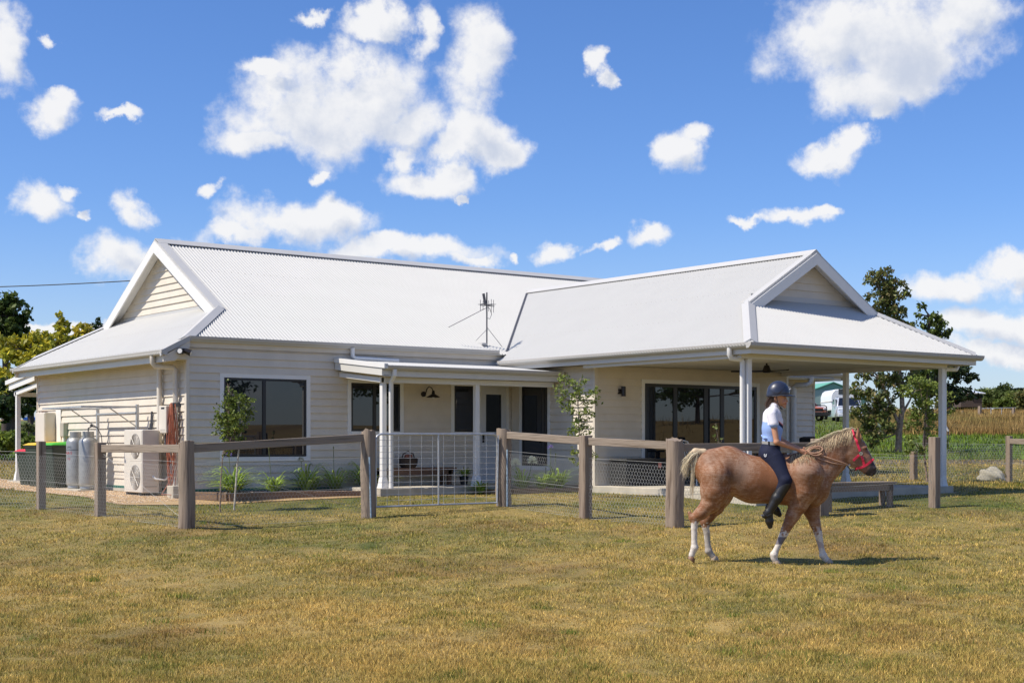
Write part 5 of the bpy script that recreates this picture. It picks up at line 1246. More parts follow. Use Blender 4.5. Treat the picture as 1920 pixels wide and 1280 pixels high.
def car(name, label, px, d, rz, paint, ute=False, lower='darkp', group='cars parked behind the house'):
    x = (px-960)/FPX*d; e = empty(name, W(x, d, gz(x, d)), rz, label, 'car', group)
    w = .92; mb = MB()
    # y forward = -y (front at y=0, car runs to +y)
    def loft(secs, nm, m, parent=e, bev=.03):
        V = []; F = []
        for (y, z0, z1, hw_, t) in secs: V += [(-hw_, y, z0), (hw_, y, z0), (hw_, y, (z0+z1)/2), (hw_*t, y, z1), (-hw_*t, y, z1), (-hw_, y, (z0+z1)/2)]
        n = len(secs)
        for i in range(n-1):
            for k in range(6): F.append((6*i+k, 6*i+(k+1) % 6, 6*i+6+(k+1) % 6, 6*i+6+k))
        F += [tuple(range(5, -1, -1)), tuple(6*(n-1)+k for k in range(6))]
        return MB().add(V, F).build(nm, M[m], parent, smooth=True, bev=bev, auto=35)
    loft([(.0, .42, .80, .78, .92), (.10, .36, .98, .88, .93), (.45, .34, 1.04, w, .93), (1.25, .34, 1.12, w, .93), (4.1, .34, 1.14, w, .93), (4.65, .36, 1.08, .90, .93), (4.75, .45, .9, .85, .95)], 'body', paint)
    if ute: loft([(1.15, 1.08, 1.16, .82, .93), (1.75, 1.08, 1.74, .78, .86), (2.9, 1.08, 1.78, .78, .86), (3.15, 1.1, 1.3, .80, .93)], 'cabin', paint)
    else: loft([(1.15, 1.08, 1.16, .82, .93), (1.85, 1.08, 1.74, .78, .84), (3.9, 1.08, 1.78, .78, .84), (4.55, 1.08, 1.2, .80, .93)], 'cabin', paint)
    y1, z1 = (1.75, 1.72) if ute else (1.85, 1.72)
    MB().add([(-.74, 1.17, 1.15), (.74, 1.17, 1.15), (.60, y1-.05, z1-.03), (-.60, y1-.05, z1-.03), (-.74, 1.15, 1.16), (.74, 1.15, 1.16), (.60, y1-.08, z1), (-.60, y1-.08, z1)], [(4,5,6,7),(0,1,5,4),(1,2,6,5),(2,3,7,6),(3,0,4,7),(3,2,1,0)]).build('windscreen', M['glass'], e)
    for s_ in (-1, 1):
        q = [(1.45, 1.16), (1.95, 1.64), (2.75, 1.66), (2.85, 1.16)] if ute else [(1.5, 1.16), (2.0, 1.64), (3.8, 1.66), (4.3, 1.2)]
        MB().prism(q, 0, s_*.80-.035, s_*.80+.035).build('side_window', M['glass'], e)
        MB().box(s_*.98-.09, s_*.98+.09, 1.5, 1.62, 1.08, 1.24).build('mirror', M[paint if not ute else 'rubber'], e, bev=.02)
        MB().box(s_*.66-.17, s_*.66+.17, .005, .16, .80, .95).build('headlight', M['lens'], e, bev=.03)
        MB().box(s_*.70-.10, s_*.70+.10, -.012, .05, .50, .60).build('fog_light', M['lens'], e, bev=.02)
        for yy in (.92, 3.75): wheel(e, s_*.80, yy)
    MB().box(-.42, .42, -.012, .10, .70, .90).build('grille', M['rubber' if ute else 'chrome'], e, bev=.02)
    MB().box(-.86, .86, -.05, .10, .34, .56).build('bumper', M['rubber' if ute else paint], e, bev=.04)
    MB().box(-.19, .19, -.065, -.05, .46, .56).build('number_plate', M['plate'], e)
    MB().box(-.5, .5, -.056, -.05, .36, .43).build('air_intake', M['rubber'], e)
    if ute:
        b = MB()
        b.tube([(-.62, -.12, .35), (-.62, -.14, 1.05), (-.45, -.14, 1.12), (.45, -.14, 1.12), (.62, -.14, 1.05), (.62, -.12, .35)], .035, 8); b.tube([(-.62, -.13, .8), (.62, -.13, .8)], .03, 8); b.box(-.9, .9, -.16, -.06, .38, .62)
        b.build('bull_bar', M['rubber'], e)
    else:
        for s_ in (-1, 1): MB().tube([(s_*.62, 2.1, 1.79), (s_*.62, 3.8, 1.81)], .02, 6).build('roof_rail', M['chrome'], e)
    return e
car('ute', 'burnt orange utility with a black bull bar beside the green shed', 1534, 103, R(-37+24), 'orange', ute=True)
car('parked_car', 'silver four wheel drive facing the house in front of the white horse trailer', 1595, 100, R(-37-7), 'silver')
d = 108; x = (1586-960)/FPX*d; e = empty('horse_trailer', W(x, d, gz(x, d)), R(-37), 'white horse trailer with a rounded roof behind the silver car', 'trailer')
zt = 1+(HOR-729)/FPX*d-gz(x, d); prof = [(-1.1, .7), (1.1, .7), (1.12, zt-.55), (1.0, zt-.2), (.8, zt-.04), (.4, zt), (-.4, zt), (-.8, zt-.04), (-1.0, zt-.2), (-1.12, zt-.55)]
MB().prism(prof, 1, 0, 3.6).build('body', M['whitep'], e, smooth=True, bev=.05, auto=35)
MB().box(-1.15, 1.15, -.03, 3.62, zt-.95, zt-.90).build('trim_band', M['beige'], e)
MB().box(.45, .85, -.012, .0, 1.9, 2.3).build('window', M['glass'], e); MB().box(-.55, -.15, -.012, .0, 1.9, 2.3).build('window', M['glass'], e)
MB().box(-.9, .9, 0, 3.4, .45, .7).build('chassis', M['rubber'], e)
for s_ in (-1, 1): wheel(e, s_*1.05, 2.2, .35)
MB().tube([(0, 0, .5), (0, -1.2, .5)], .05, 6).build('drawbar', M['rubber'], e)
# low far roofs in the paddock
d = 165; x = (1820-960)/FPX*d; e = empty('farm_shed', W(x, d, gz(x, d)), R(-37), 'low far shed with a white roof beyond the golden grass', 'shed')
MB().box(-1.1, 1.3, 0, 3, 0, 1.3+.2).build('wall', M['barkd'], e); MB().add([(-.4, -.3, 1.55), (1.6, -.3, 1.5), (1.2, 3, 1.9), (-.3, 3, 1.9), (-.4, -.3, 1.65), (1.6, -.3, 1.6), (1.2, 3, 2.0), (-.3, 3, 2.0)], [(3,2,1,0),(4,5,6,7),(0,1,5,4),(1,2,6,5),(2,3,7,6),(3,0,4,7)]).build('roof', M['whitep'], e)
e.location.z += .5
# far timber fence with a gate
f2 = fence('paddock_fence', 'far timber post and rail gateway in the golden paddock', 'fence')
d = 118
for px, t, bpy_, w in ((1837, 761, 790, .22), (1900, 764, 800, .20), (1843, 780, 800, .08), (1892, 786, 806, .08), (1784, 780, 806, .08), (1805, 770, 790, .12)):
    X, Y, _ = W((px-960)/FPX*d, d); g = gz((px-960)/FPX*d, d); MB().box(X-w/2, X+w/2, Y-w/2, Y+w/2, g-.3, 1+(HOR-t)/FPX*d).build('post', M['wood'], f2)
A = PX(1837, 765, d); B = PX(1905, 764, d); MB().beam(A, B, .06, .05).build('rail', M['galv'], f2)
MB().beam(PX(1840, 772, d), PX(1856, 780, d), .07, .09).build('brace', M['barkd'], f2); MB().beam(PX(1897, 775, d), PX(1886, 783, d), .07, .09).build('brace', M['barkd'], f2)
MB().tube([PX(1858, 765, d), PX(1858, 779, d)], .03, 6).tube([PX(1878, 765, d), PX(1878, 785, d)], .03, 6).build('gate_frame', M['galv'], f2)
for k, py in enumerate((785, 795)): MB().tube([PX(1770, py, d), PX(1980, py+1, d)], .008, 4).build('strand', M['wire'], f2)
o = MB().tube([PX(1769, 791, 44), PX(1778, 808, 44)], .03, 6).build('white_marker', M['white']); tag(o, 'white leaning rod on the right of the right verandah post', 'rod')
for k in range(1): pass
o = MB().tube([PX(1778, 808, 44), PX(1778, 848, 44)], .012, 5).build('steel_picket', M['ant']); tag(o, 'thin dark steel picket below the white rod', 'picket')
e = empty('blue_playhouse', PX(58, 788, 60), R(-37), 'small blue thing in the shade beyond the rear porch', 'garden toy')
MB().box(-.25, .3, -.2, .2, .0, .14).build('body', mat('bright_blue', (.02, .12, .5), .5), e, bev=.02)
# ------------------------------------------------------------------ horse and rider (smooth implicit bodies)
HD = 17.3; HS = HD/FPX                      # metres per photo pixel at the horse
_, _hd, _ = gdepth(1450, 1057); 
HZ = float(ground((1450-960)*HS, HD))
HX0, HZ0 = 1450., 1058.                     # photo column/row of the local origin
horse = empty('horse', W((HX0-960)*HS, HD, HZ), -R(37), 'chestnut roan pony with a flaxen mane and white lower legs, walking right', 'horse')
rider = empty('person', W((HX0-960)*HS, HD, HZ), -R(37), 'young rider in a navy helmet, pale blue shirt, navy breeches and black boots sitting bareback', 'person')
def L3(px, py, lat=0):                      # lat: px towards the viewer is positive
    return np.array([(px-HX0)*HS, -lat*HS, (HZ0-py)*HS])
def smin(a, b, k):
    h = np.clip(.5+.5*(b-a)/k, 0, 1); return b*(1-h)+a*h-k*h*(1-h)
class SDF:
    def __init__(s): s.p = []; s.m = None
    def maps(s, G, lo, h):      # how far the skin stands out sideways, seen from either side
        I = G < 0; n = G.shape[1]; k = np.arange(n); s.m = {}
        j = np.where(I, k[None, :, None], 10**6).min(1); ok = I.any(1)      # nearest to the viewer (low y)
        jj = np.clip(j, 1, n-1); a, b = np.meshgrid(np.arange(G.shape[0]), np.arange(G.shape[2]), indexing='ij')
        g1 = G[a, jj-1, b]; g0 = G[a, jj, b]; f = g0/np.minimum(g0-g1, -1e-6)
        s.m[1] = np.where(ok, -(lo[1]+h*(jj-f))/HS, 0)
        j = np.where(I, k[None, :, None], -1).max(1); jj = np.clip(j, 0, n-2)
        g1 = G[a, jj+1, b]; g0 = G[a, jj, b]; f = g0/np.minimum(g0-g1, -1e-6)
        s.m[-1] = np.where(ok, -(lo[1]+h*(jj+f))/HS, 0)
        s.lo = lo; s.h = h
    def look(s, px, py, side):
        p = L3(px, py); u = (p[0]-s.lo[0])/s.h; w = (p[2]-s.lo[2])/s.h; m = s.m[side]
        i = int(min(max(u, 0), m.shape[0]-2)); k = int(min(max(w, 0), m.shape[1]-2)); u = min(max(u-i, 0), 1); w = min(max(w-k, 0), 1)
        return float((m[i, k]*(1-u)+m[i+1, k]*u)*(1-w)+(m[i, k+1]*(1-u)+m[i+1, k+1]*u)*w)
    def c(s, a, b, r1, r2=None, ky=1.0, k=.03):     # tapered capsule, px units; ky squashes it sideways
        a = L3(*a); b = L3(*b); s.p.append((a, b, r1*HS, (r1 if r2 is None else r2)*HS, ky, k)); return s
    def e(s, a, r, ky=1.0, k=.03): return s.c(a, a, r, r, ky, k)
    def ev(s, P, acc=None):
        for a, b, r1, r2, ky, k in s.p:
            q = P-a; ba = b-a; sc = np.array([1, 1/ky, 1]); q = q*sc; ba = ba*sc
            l2 = float(ba@ba)
            t = np.clip((q@ba)/l2, 0, 1) if l2 > 1e-9 else np.zeros(len(q))
            d = np.linalg.norm(q-t[:, None]*ba, axis=1)-(r1+(r2-r1)*t)
            d = d*(.5*(1+min(ky, 1)))
            acc = d if acc is None else smin(acc, d, k)
        return acc
    def grid(s, h, cut=None):
        lo = np.min([np.minimum(p[0], p[1])-max(p[2], p[3])*max(1, p[4])-.05 for p in s.p], 0); hi = np.max([np.maximum(p[0], p[1])+max(p[2], p[3])*max(1, p[4])+.05 for p in s.p], 0)
        n = np.ceil((hi-lo)/h).astype(int)+1
        ax = [lo[i]+h*np.arange(n[i]) for i in range(3)]
        G = np.full(n, 1.0, dtype=np.float32)
        for a, b, r1, r2, ky, k in s.p:
            m = max(r1, r2)*max(1, ky)+.08
            i0 = np.maximum(((np.minimum(a, b)-m-lo)/h).astype(int), 0); i1 = np.minimum(((np.maximum(a, b)+m-lo)/h).astype(int)+2, n)
            sl = tuple(slice(i0[i], i1[i]) for i in range(3))
            X, Y, Z = np.meshgrid(ax[0][sl[0]]-a[0], (ax[1][sl[1]]-a[1])/ky, ax[2][sl[2]]-a[2], indexing='ij')
            ba = (b-a)*np.array([1, 1/ky, 1]); l2 = float(ba@ba)
            t = np.clip((X*ba[0]+Y*ba[1]+Z*ba[2])/l2, 0, 1) if l2 > 1e-9 else 0*X
            d = (np.sqrt((X-t*ba[0])**2+(Y-t*ba[1])**2+(Z-t*ba[2])**2)-(r1+(r2-r1)*t))*(.5*(1+min(ky, 1)))
            G[sl] = smin(G[sl], d, k)
        if cut is not None:
            X, Y, Z = np.meshgrid(*ax, indexing='ij'); G = np.maximum(G, cut(X, Y, Z))
        return G, lo, h
def surfnet(G, lo, h):
    n = G.shape; S = G < 0
    c = [(i, j, k) for i in (0, 1) for j in (0, 1) for k in (0, 1)]
    sh = tuple(x-1 for x in n); cnt = np.zeros(sh, np.float32); pos = np.zeros(sh+(3,), np.float32)
    def sub(A, o): return A[o[0]:o[0]+sh[0], o[1]:o[1]+sh[1], o[2]:o[2]+sh[2]]
    for a in range(8):
        for b in range(a+1, 8):
            o1, o2 = c[a], c[b]
            if sum(abs(p-q) for p, q in zip(o1, o2)) != 1: continue
            g1, g2 = sub(G, o1), sub(G, o2); m = (g1 < 0) != (g2 < 0)
            t = np.where(m, g1/np.where(m, g1-g2, 1), 0)
            for i in range(3): pos[..., i] += np.where(m, o1[i]+(o2[i]-o1[i])*t, 0)
            cnt += m
    act = cnt > 0; idx = -np.ones(sh, np.int64); idx[act] = np.arange(act.sum())
    ijk = np.argwhere(act); V = lo+h*(ijk+pos[act]/cnt[act][:, None]); F = []
    for ax in range(3):
        s1 = [slice(1, sh[i]) if i != ax else slice(0, sh[i]) for i in range(3)]
        A = S[tuple(slice(1, sh[i]) if i != ax else slice(0, n[i]-1) for i in range(3))]
        B = S[tuple(slice(1, sh[i]) if i != ax else slice(1, n[i]) for i in range(3))]
        e = np.argwhere(A != B); 
        if not len(e): continue
        flip = A[tuple(e.T)]
        o = np.array([1 if i != ax else 0 for i in range(3)]); e = e+o
        u, v = [i for i in range(3) if i != ax]; du = np.zeros(3, int); dv = np.zeros(3, int); du[u] = 1; dv[v] = 1
        q = [e-du-dv, e-dv, e, e-du]
        q = np.stack([idx[tuple(x.T)] for x in q], 1)
        if ax == 1: q = q[:, ::-1]
        q[~flip] = q[~flip][:, ::-1]; F.append(q)
    F = np.concatenate(F); F = F[(F >= 0).all(1)]
    return V, F
def body_mesh(name, sdf, h, m, parent, colf=None, cut=None, smooth_it=1):
    G, lo, h = sdf.grid(h, cut); V, F = surfnet(G, lo, h); sdf.maps(G, lo, h)
    col = colf(V) if colf else None
    o = mesh_np(name, V, F, m, parent, smooth=True, col=col); return o
def px_of(V): return V[:, 0]/HS+HX0, HZ0-V[:, 2]/HS, -V[:, 1]/HS

B = SDF()
B.c((1340,883,0),(1366,883,0),38,41,.82,.05).c((1366,885,0),(1412,901,0),42,41.5,.82,.05).c((1412,903,0),(1478,904,0),42.5,43.5,.80,.05)
B.c((1478,904,0),(1512,906,0),44,39,.70,.05).c((1470,884,0),(1500,876,0),28,22,.50,.05).c((1342,880,0),(1362,872,0),36,32,.80,.05)
B.c((1514,905,0),(1522,918,0),39,34,.68,.05)
# neck
B.c((1508,886,0),(1546,860,0),38,26,.42,.04).c((1546,858,0),(1590,832,0),26,18.5,.44,.04).c((1520,900,0),(1566,868,0),36,22,.50,.05).c((1566,842,0),(1598,822,0),16,12,.5,.04)
# head
B.c((1597,836,0),(1606,848,0),19,18,.50,.03).c((1604,846,0),(1622,862,0),16,12.5,.56,.03).c((1614,836,0),(1628,866,0),9,7.5,.80,.02).c((1622,862,0),(1633,881,0),11.5,9.5,.74,.02)
B.c((1633,880,0),(1636,886,0),8.6,7.4,.92,.02).c((1620,878,0),(1628,890,0),6,4.5,.8,.02).c((1592,856,0),(1602,866,0),15,13,.52,.03).c((1600,862,0),(1622,882,0),14,7.5,.5,.03)
for s_ in (1, -1):
    B.c((1618,842,6.5*s_),(1622.5,841,7*s_),3.4,2.4,1,.014).e((1638,880,6*s_),3.2,1,.012).c((1610,858,8.5*s_),(1624,868,7*s_),1.6,1.2,1,.014)
    B.c((1634,893,3*s_),(1638,888,3.5*s_),2.6,3.2,1,.01)
# near side legs
def leg(pts, k=.02):
    for a, b in zip(pts[:-1], pts[1:]): B.c(a[:3], b[:3], a[3], b[3], 1, k)
leg([(1341,893,16,31),(1337,922,17,26),(1331,944,16,18),(1312,964,15,11.5),(1300,973,14,8.6)],.03)
leg([(1291,963,14,3.4),(1296,972,14,6.6),(1301,980,14,7.2),(1300,992,14,6.0),(1300,1018,14,5.4),(1300.5,1028,14,7.0),(1298,1034,14,5.6),(1295,1042,14,5.6)],.012)
B.c((1352,918,14),(1346,936,15),16,13,1,.04)
# far hind
leg([(1346,900,-16,34),(1350,930,-17,26),(1344,952,-16,16),(1332,970,-15,10.5),(1325,982,-14,8.4)],.03)
leg([(1316,976,-14,3.4),(1321,983,-14,6.4),(1325,990,-14,7),(1327,1002,-14,5.8),(1329,1026,-14,5.4),(1330.5,1036,-14,7),(1334,1041,-14,5.6),(1338,1046,-14,5.6)],.012)
# near fore
leg([(1506,892,15,34),(1502,922,17,26),(1495,945,15,18),(1484,968,13,12.5),(1470,996,12,8.6)],.03)
leg([(1467,1003,12,8.2),(1463,1011,12,6.4),(1452,1034,12,5.2),(1449,1041,12,7.2),(1449,1047,12,5.8),(1451,1051,12,5.8)],.012)
# far fore
leg([(1514,900,-14,32),(1520,935,-16,23),(1524,958,-14,15.5),(1531,984,-13,9.6),(1536,1001,-12,8.2)],.03)
leg([(1537,1006,-12,7.6),(1539,1014,-12,6.2),(1544,1037,-12,5.2),(1546,1044,-12,7),(1550,1050,-12,5.8),(1553,1053,-12,5.8)],.012)
# far belly button of the sheath, ears
B.c((1376,926,3),(1368,932,3),5,4,1,.02)
EAR = SDF()
for s_ in (1, -1): B.e((1606,828,7*s_),5,.7,.02)
def vn(V, s, seed):
    r = np.random.default_rng(seed); o = 0
    for k in range(14):
        w = r.normal(size=3)*s; o = o+np.sin(V@w+r.uniform(0, 6.28))
    return o/3.7
def hcol(V):
    x, y, l = px_of(V)
    base = np.array([.28, .118, .050]); roan = np.array([.47, .29, .19]); dark = np.array([.13, .058, .03]); white = np.array([.62, .555, .48]); bright = np.array([.30, .12, .048])
    n = vn(V, 14, 1)*.4+vn(V, 45, 2)*.45+vn(V, 120, 3)*.55+vn(V, 210, 4)*.4
    f = .26+.5*n
    def blob(cx, cy, rx, ry): return np.exp(-(((x-cx)/rx)**2+((y-cy)/ry)**2))
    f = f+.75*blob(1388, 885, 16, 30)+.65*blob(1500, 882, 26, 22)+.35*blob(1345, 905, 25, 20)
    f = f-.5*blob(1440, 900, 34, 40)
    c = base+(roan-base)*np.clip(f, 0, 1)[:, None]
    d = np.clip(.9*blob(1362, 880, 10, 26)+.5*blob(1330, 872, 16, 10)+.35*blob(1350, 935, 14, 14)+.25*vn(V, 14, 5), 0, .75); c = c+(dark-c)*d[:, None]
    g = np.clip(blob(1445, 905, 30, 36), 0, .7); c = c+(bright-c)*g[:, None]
    # head
    h = np.clip((x-1596)/12, 0, 1)*(y < 905); c = c+(np.array([.26, .13, .085])-c)*(h*.75)[:, None]
    mz = np.clip((x+ .55*y-2107)/6, 0, 1)*(y > 862)*(x > 1618)*(y < 905); c = c+(np.array([.045, .035, .035])-c)*mz[:, None]
    # (legs) white lower legs with ragged upper edges
    e = 3.5*vn(V, 30, 7)+2.5*vn(V, 90, 17)
    wl = np.where(x < 1313, y > 980+e, np.where(x < 1400, y > 988+e*1.4, np.where(x < 1500, y > 996+e*1.6, y > 1003+e*2.0))) & (y > 960)
    c = np.where(wl[:, None], white*(1+.06*vn(V, 60, 8))[:, None], c)
    gr = wl & (x > 1320) & (x < 1345) & (vn(V, 22, 9) > -.2); c = np.where(gr[:, None], white*.62, c)  # far hind: shade painted on the white as grey patches
    gr = wl & (x > 1500) & (y < 1030) & (vn(V, 30, 10) > .1); c = np.where(gr[:, None], np.array([.45, .36, .32]), c)  # far fore: greyed white, its shade painted into the coat
    gr = wl & (x > 1450) & (x < 1475) & (y > 1008) & (y < 1022); c = np.where(gr[:, None], np.array([.16, .14, .15]), c)
    bl = (x > 1617) & (np.abs(l) < 3.2) & (y > 830) & (y < 868) & (x > 1600+(y-822)*.5+9); c = np.where(bl[:, None], white*.9, c)
    c = np.where(wl[:, None], c, c*.84)
    return np.clip(c, .01, 1)
M['coat'] = mat('horse_coat', (.4, .2, .1), .5, attr=True, var=.16, vscale=90, bump=.15, bscale=220, spec=.25)
body_mesh('body', B, .009, M['coat'], horse, hcol)
M['hoof'] = mat('hoof', (.42, .32, .22), .5, var=.2, vscale=30); M['hoofb'] = mat('brown_hoof', (.20, .10, .05), .5, var=.2, vscale=30)
def hoof(x, y, lat, tilt, m):
    mb = MB(); p = L3(x, y, lat); mb.m = Matrix.Translation(p) @ Matrix.Rotation(R(tilt), 4, 'Y')
    V = []; n = 16
    for r_, z, f in ((.036, .05, .0), (.041, .03, .006), (.047, .006, .014), (.046, 0, .014)):
        for k in range(n):
            t = 2*math.pi*k/n; V.append((r_*math.cos(t)*1.08+f, r_*.92*math.sin(t), z))
    F = [(i*n+k, i*n+(k+1) % n, (i+1)*n+(k+1) % n, (i+1)*n+k) for i in range(3) for k in range(n)]+[tuple(range(n)), tuple(3*n+k for k in range(n))]
    mb.add(V, F).build('hoof', M[m], horse, smooth=True)
hoof(1292, 1050.5, 14, 42, 'hoofb'); hoof(1340, 1053, -14, 4, 'hoof'); hoof(1452, 1058.5, 12, 2, 'hoof'); hoof(1555, 1058.5, -12, -2, 'hoof')
for s_, nm in ((1, 0), (-1, -3)):
    EA = SDF(); EA.c((1607+nm,830,7.5*s_),(1607.5+nm,820,9*s_),5.0,5.4,.62,.01).c((1607.5+nm,820,9*s_),(1606.5+nm,805,9*s_),5.2,1.0,.62,.01)
    def ecut(X, Y, Z, s_=s_, nm=nm): return -(np.sqrt(((X-L3(1609.5+nm, 817)[0])/1.0)**2+((Y-L3(0, 0, 12.5*s_)[1])/.8)**2+((Z-L3(0, 817)[2])/3.0)**2)-3.4*HS)
    body_mesh('ear', EA, .0045, M['coat'], horse, lambda V: np.clip(np.tile([.30, .13, .07], (len(V), 1))*(.75+.25*np.clip((829-px_of(V)[1])/8, 0, 1))[:, None], .01, 1), cut=ecut)
def surf(px, py, side=1, sdf=B, extra=0):     # lateral px of the skin seen at a photo point
    return sdf.look(px, py, side)+side*extra
eye = mat('dark_eye', (.01, .006, .005), .08)
for s_ in (1, -1):
    bm = MB().lathe([(.001, -.012), (.010, -.009), (.015, 0), (.010, .009), (.001, .012)], L3(1622.5, 843.6, surf(1622.5, 843.6, s_)-.3*s_), 10, 1); bm.build('eye', eye, horse, smooth=True)
    MB().lathe([(.001, -.006), (.007, -.004), (.008, 0), (.007, .004), (.001, .006)], L3(1641.2, 880, 6.6*s_), 8, 1).build('nostril', eye, horse, smooth=True)
# hair
M['hair'] = mat('flaxen_hair', (.5, .4, .25), .6, attr=True, spec=.3); M['brown_hair'] = mat('brown_hair', (.09, .045, .025), .5, attr=True)
def strands(name, items, m, parent, seg=7):
    V = []; F = []; C = []; rg = np.random.default_rng(77)
    for pts, w, col in items:
        pts = [Vector(p) for p in pts]; b = len(V); n = len(pts); a = rg.uniform(0, 3.14)
        for i, p in enumerate(pts):
            d = (pts[min(i+1, n-1)]-pts[max(i-1, 0)]).normalized(); s = d.cross(Vector((math.cos(a)*.4, -1, math.sin(a)*.4))).normalized()
            ww = w*(1-(i/(n-1))**2*.85)
            V += [tuple(p-s*ww), tuple(p+s*ww)]; C += [col*(1-.25*(1-i/(n-1))), col]
        F += [(b+2*i, b+2*i+1, b+2*i+3, b+2*i+2) for i in range(n-1)]
    return mesh_np(name, np.array(V), np.array(F), m, parent, col=np.array(C))
rg = np.random.default_rng(31)
crest = [(1482,856),(1496,851),(1510,844),(1526,836),(1542,827),(1558,819),(1574,812),(1590,807),(1602,805)]
def crestpt(t):
    t = t*(len(crest)-1); i = min(int(t), len(crest)-2); f = t-i; return crest[i][0]*(1-f)+crest[i+1][0]*f, crest[i][1]*(1-f)+crest[i+1][1]*f
items = []
for k in range(760):
    t = rg.random()**.9; x, y = crestpt(t); x += rg.normal(0, 1.2); L = rg.uniform(16, 36)*(1-.35*(t < .2)); dx = rg.uniform(-.75, -.25)*L*(.9 if t > .2 else .3); 
    if rg.random() < .1: dx *= 1.6; L *= .6
    side = 1 if rg.random() < .9 else -1
    pts = []
    for q in np.linspace(0, 1, 7):
        X = x+dx*q+3*math.sin(q*3+k)*q; Y = y+L*q**1.25-1.5*math.sin(q*3.1)
        lat = surf(X, Y, side)+side*(2.2-1.2*q+1.0*rg.random()) if q > .05 else side*1.5
        if abs(lat) < 3: lat = side*3
        pts.append(L3(X, Y, lat))
    c = np.array([.62, .47, .27])*rg.uniform(.45, 1.25) if rg.random() < .66 else np.array([.16, .085, .05])*rg.uniform(.6, 1.4)
    items.append((pts, rg.uniform(.0015, .0032), c))
for k in range(60):    # wisps lifting off the crest and the forelock
    t = rg.uniform(.45, 1); x, y = crestpt(t); L = rg.uniform(10, 26); pts = [L3(x-L*q*1.0, y-5*math.sin(q*2.6)*rg.uniform(.4, 1)+L*.35*q, 2+3*q*rg.normal()) for q in np.linspace(0, 1, 6)]
    items.append((pts, .0016, np.array([.72, .60, .40])*rg.uniform(.7, 1.2)))
for k in range(40):
    x, y = 1604+rg.normal(0, 1.5), 809; L = rg.uniform(12, 24); pts = [L3(x+L*q*.62, y+L*q*1.0, (rg.normal()*2+5)*(.3+q*.6)) for q in np.linspace(0, 1, 5)]
    items.append((pts, .002, np.array([.66, .52, .32])*rg.uniform(.6, 1.1)))
strands('mane', items, M['hair'], horse)
items = []
T = SDF(); T.c((1320,850,0),(1304,849,0),7,6).c((1304,849,0),(1293,857,0),6,4)
for k in range(520):
    u = rg.random(); x0, y0 = 1316-u*20+rg.normal(0, 1), 848+rg.normal(0, 1.5)+u*3; L = rg.uniform(.7, 1.15); la = rg.normal(0, 4.5)
    end = (1284+rg.normal(0, 4), 884+rg.normal(0, 7)) if rg.random() < .85 else (1298+rg.normal(0, 3), 925+rg.normal(0, 12))
    mid = (1289+rg.normal(0, 2.5), 855+rg.normal(0, 3)) if end[1] < 905 else (1297, 870)
    pts = [L3((1-q)**2*x0+2*q*(1-q)*mid[0]+q*q*end[0], (1-q)**2*y0+2*q*(1-q)*mid[1]+q*q*end[1], la*(.5+.6*math.sin(q*2.6))) for q in np.linspace(0, 1, 8)]
    items.append((pts, rg.uniform(.002, .004), np.array([.66, .55, .36])*rg.uniform(.5, 1.25)))
strands('tail', items, M['hair'], horse); body_mesh('tail_dock', T, .008, M['coat'], horse, lambda V: np.tile([.55, .42, .27], (len(V), 1)))
# halter
M['halter'] = mat('pink_red_webbing', (.72, .025, .07), .55, var=.1, vscale=60)
def strap(pts, w, m, parent, name='strap', side=1, both=False, off=1.0, th=.0025):
    mb = MB()
    for s_ in ((1, -1) if both else (side,)):
        P = []
        for i in range(len(pts)-1):
            a, b = pts[i], pts[i+1]; n = max(2, int(math.hypot(a[0]-b[0], a[1]-b[1])/3))
            for k in range(n+(i == len(pts)-2)):
                q = k/n; x = a[0]+(b[0]-a[0])*q; y = a[1]+(b[1]-a[1])*q; P.append((x, y, surf(x, y, s_)+s_*off))
        V = []
        for i, p in enumerate(P):
            a = P[max(i-1, 0)]; b = P[min(i+1, len(P)-1)]; d = np.array([b[0]-a[0], b[1]-a[1]]); d = d/max(np.linalg.norm(d), 1e-6); nx, ny = -d[1]*w/2, d[0]*w/2
            for sg in (-1, 1):
                x, y = p[0]+nx*sg, p[1]+ny*sg; l = surf(x, y, s_); l = l if abs(l) > 1 else p[2]
                l = s_*max(abs(l), abs(p[2])-1.5)
                V += [L3(x, y, l+s_*off), L3(x, y, l+s_*(off-1.2))]
        n = len(P); F = []
        for i in range(n-1):
            j = 4*i; F += [(j, j+2, j+6, j+4), (j+1, j+5, j+7, j+3), (j, j+4, j+5, j+1), (j+2, j+3, j+7, j+6)]
        mb.add(V, F)
    return mb.build(name, M[m], parent)
halter = MB().lathe([(.013, -.004), (.020, -.004), (.020, .004), (.013, .004), (.013, -.004)], L3(1611.5, 852.5, surf(1611.5, 852.5)+2.2), 18, 1).build('halter_ring', M['chrome'], horse)
strap([(1599, 817), (1604, 830), (1610, 848)], 4.2, 'halter', horse, 'cheek_strap', both=True)
strap([(1609, 855), (1602, 862), (1598, 866)], 4.0, 'halter', horse, 'throat_strap', both=True)
strap([(1613, 857), (1617, 868), (1620, 878)], 4.0, 'halter', horse, 'cheek_strap', both=True)
strap([(1606, 880), (1614, 879), (1621, 875), (1629, 869), (1634, 865)], 4.0, 'halter', horse, 'noseband', both=True)
MB().tube([L3(1599, 818, 9.5), L3(1598, 811, 7), L3(1597.5, 807, 0), L3(1598, 811, -7), L3(1599, 818, -9.5)], .011, 6).build('crown_strap', M['halter'], horse)
MB().tube([L3(1634, 866, 7), L3(1637, 863, 3), L3(1637, 863, -3), L3(1634, 866, -7)], .011, 6).build('noseband', M['halter'], horse)
MB().tube([L3(1606, 880, 5), L3(1604, 883, 0), L3(1606, 880, -5)], .009, 6).build('chin_strap', M['halter'], horse)
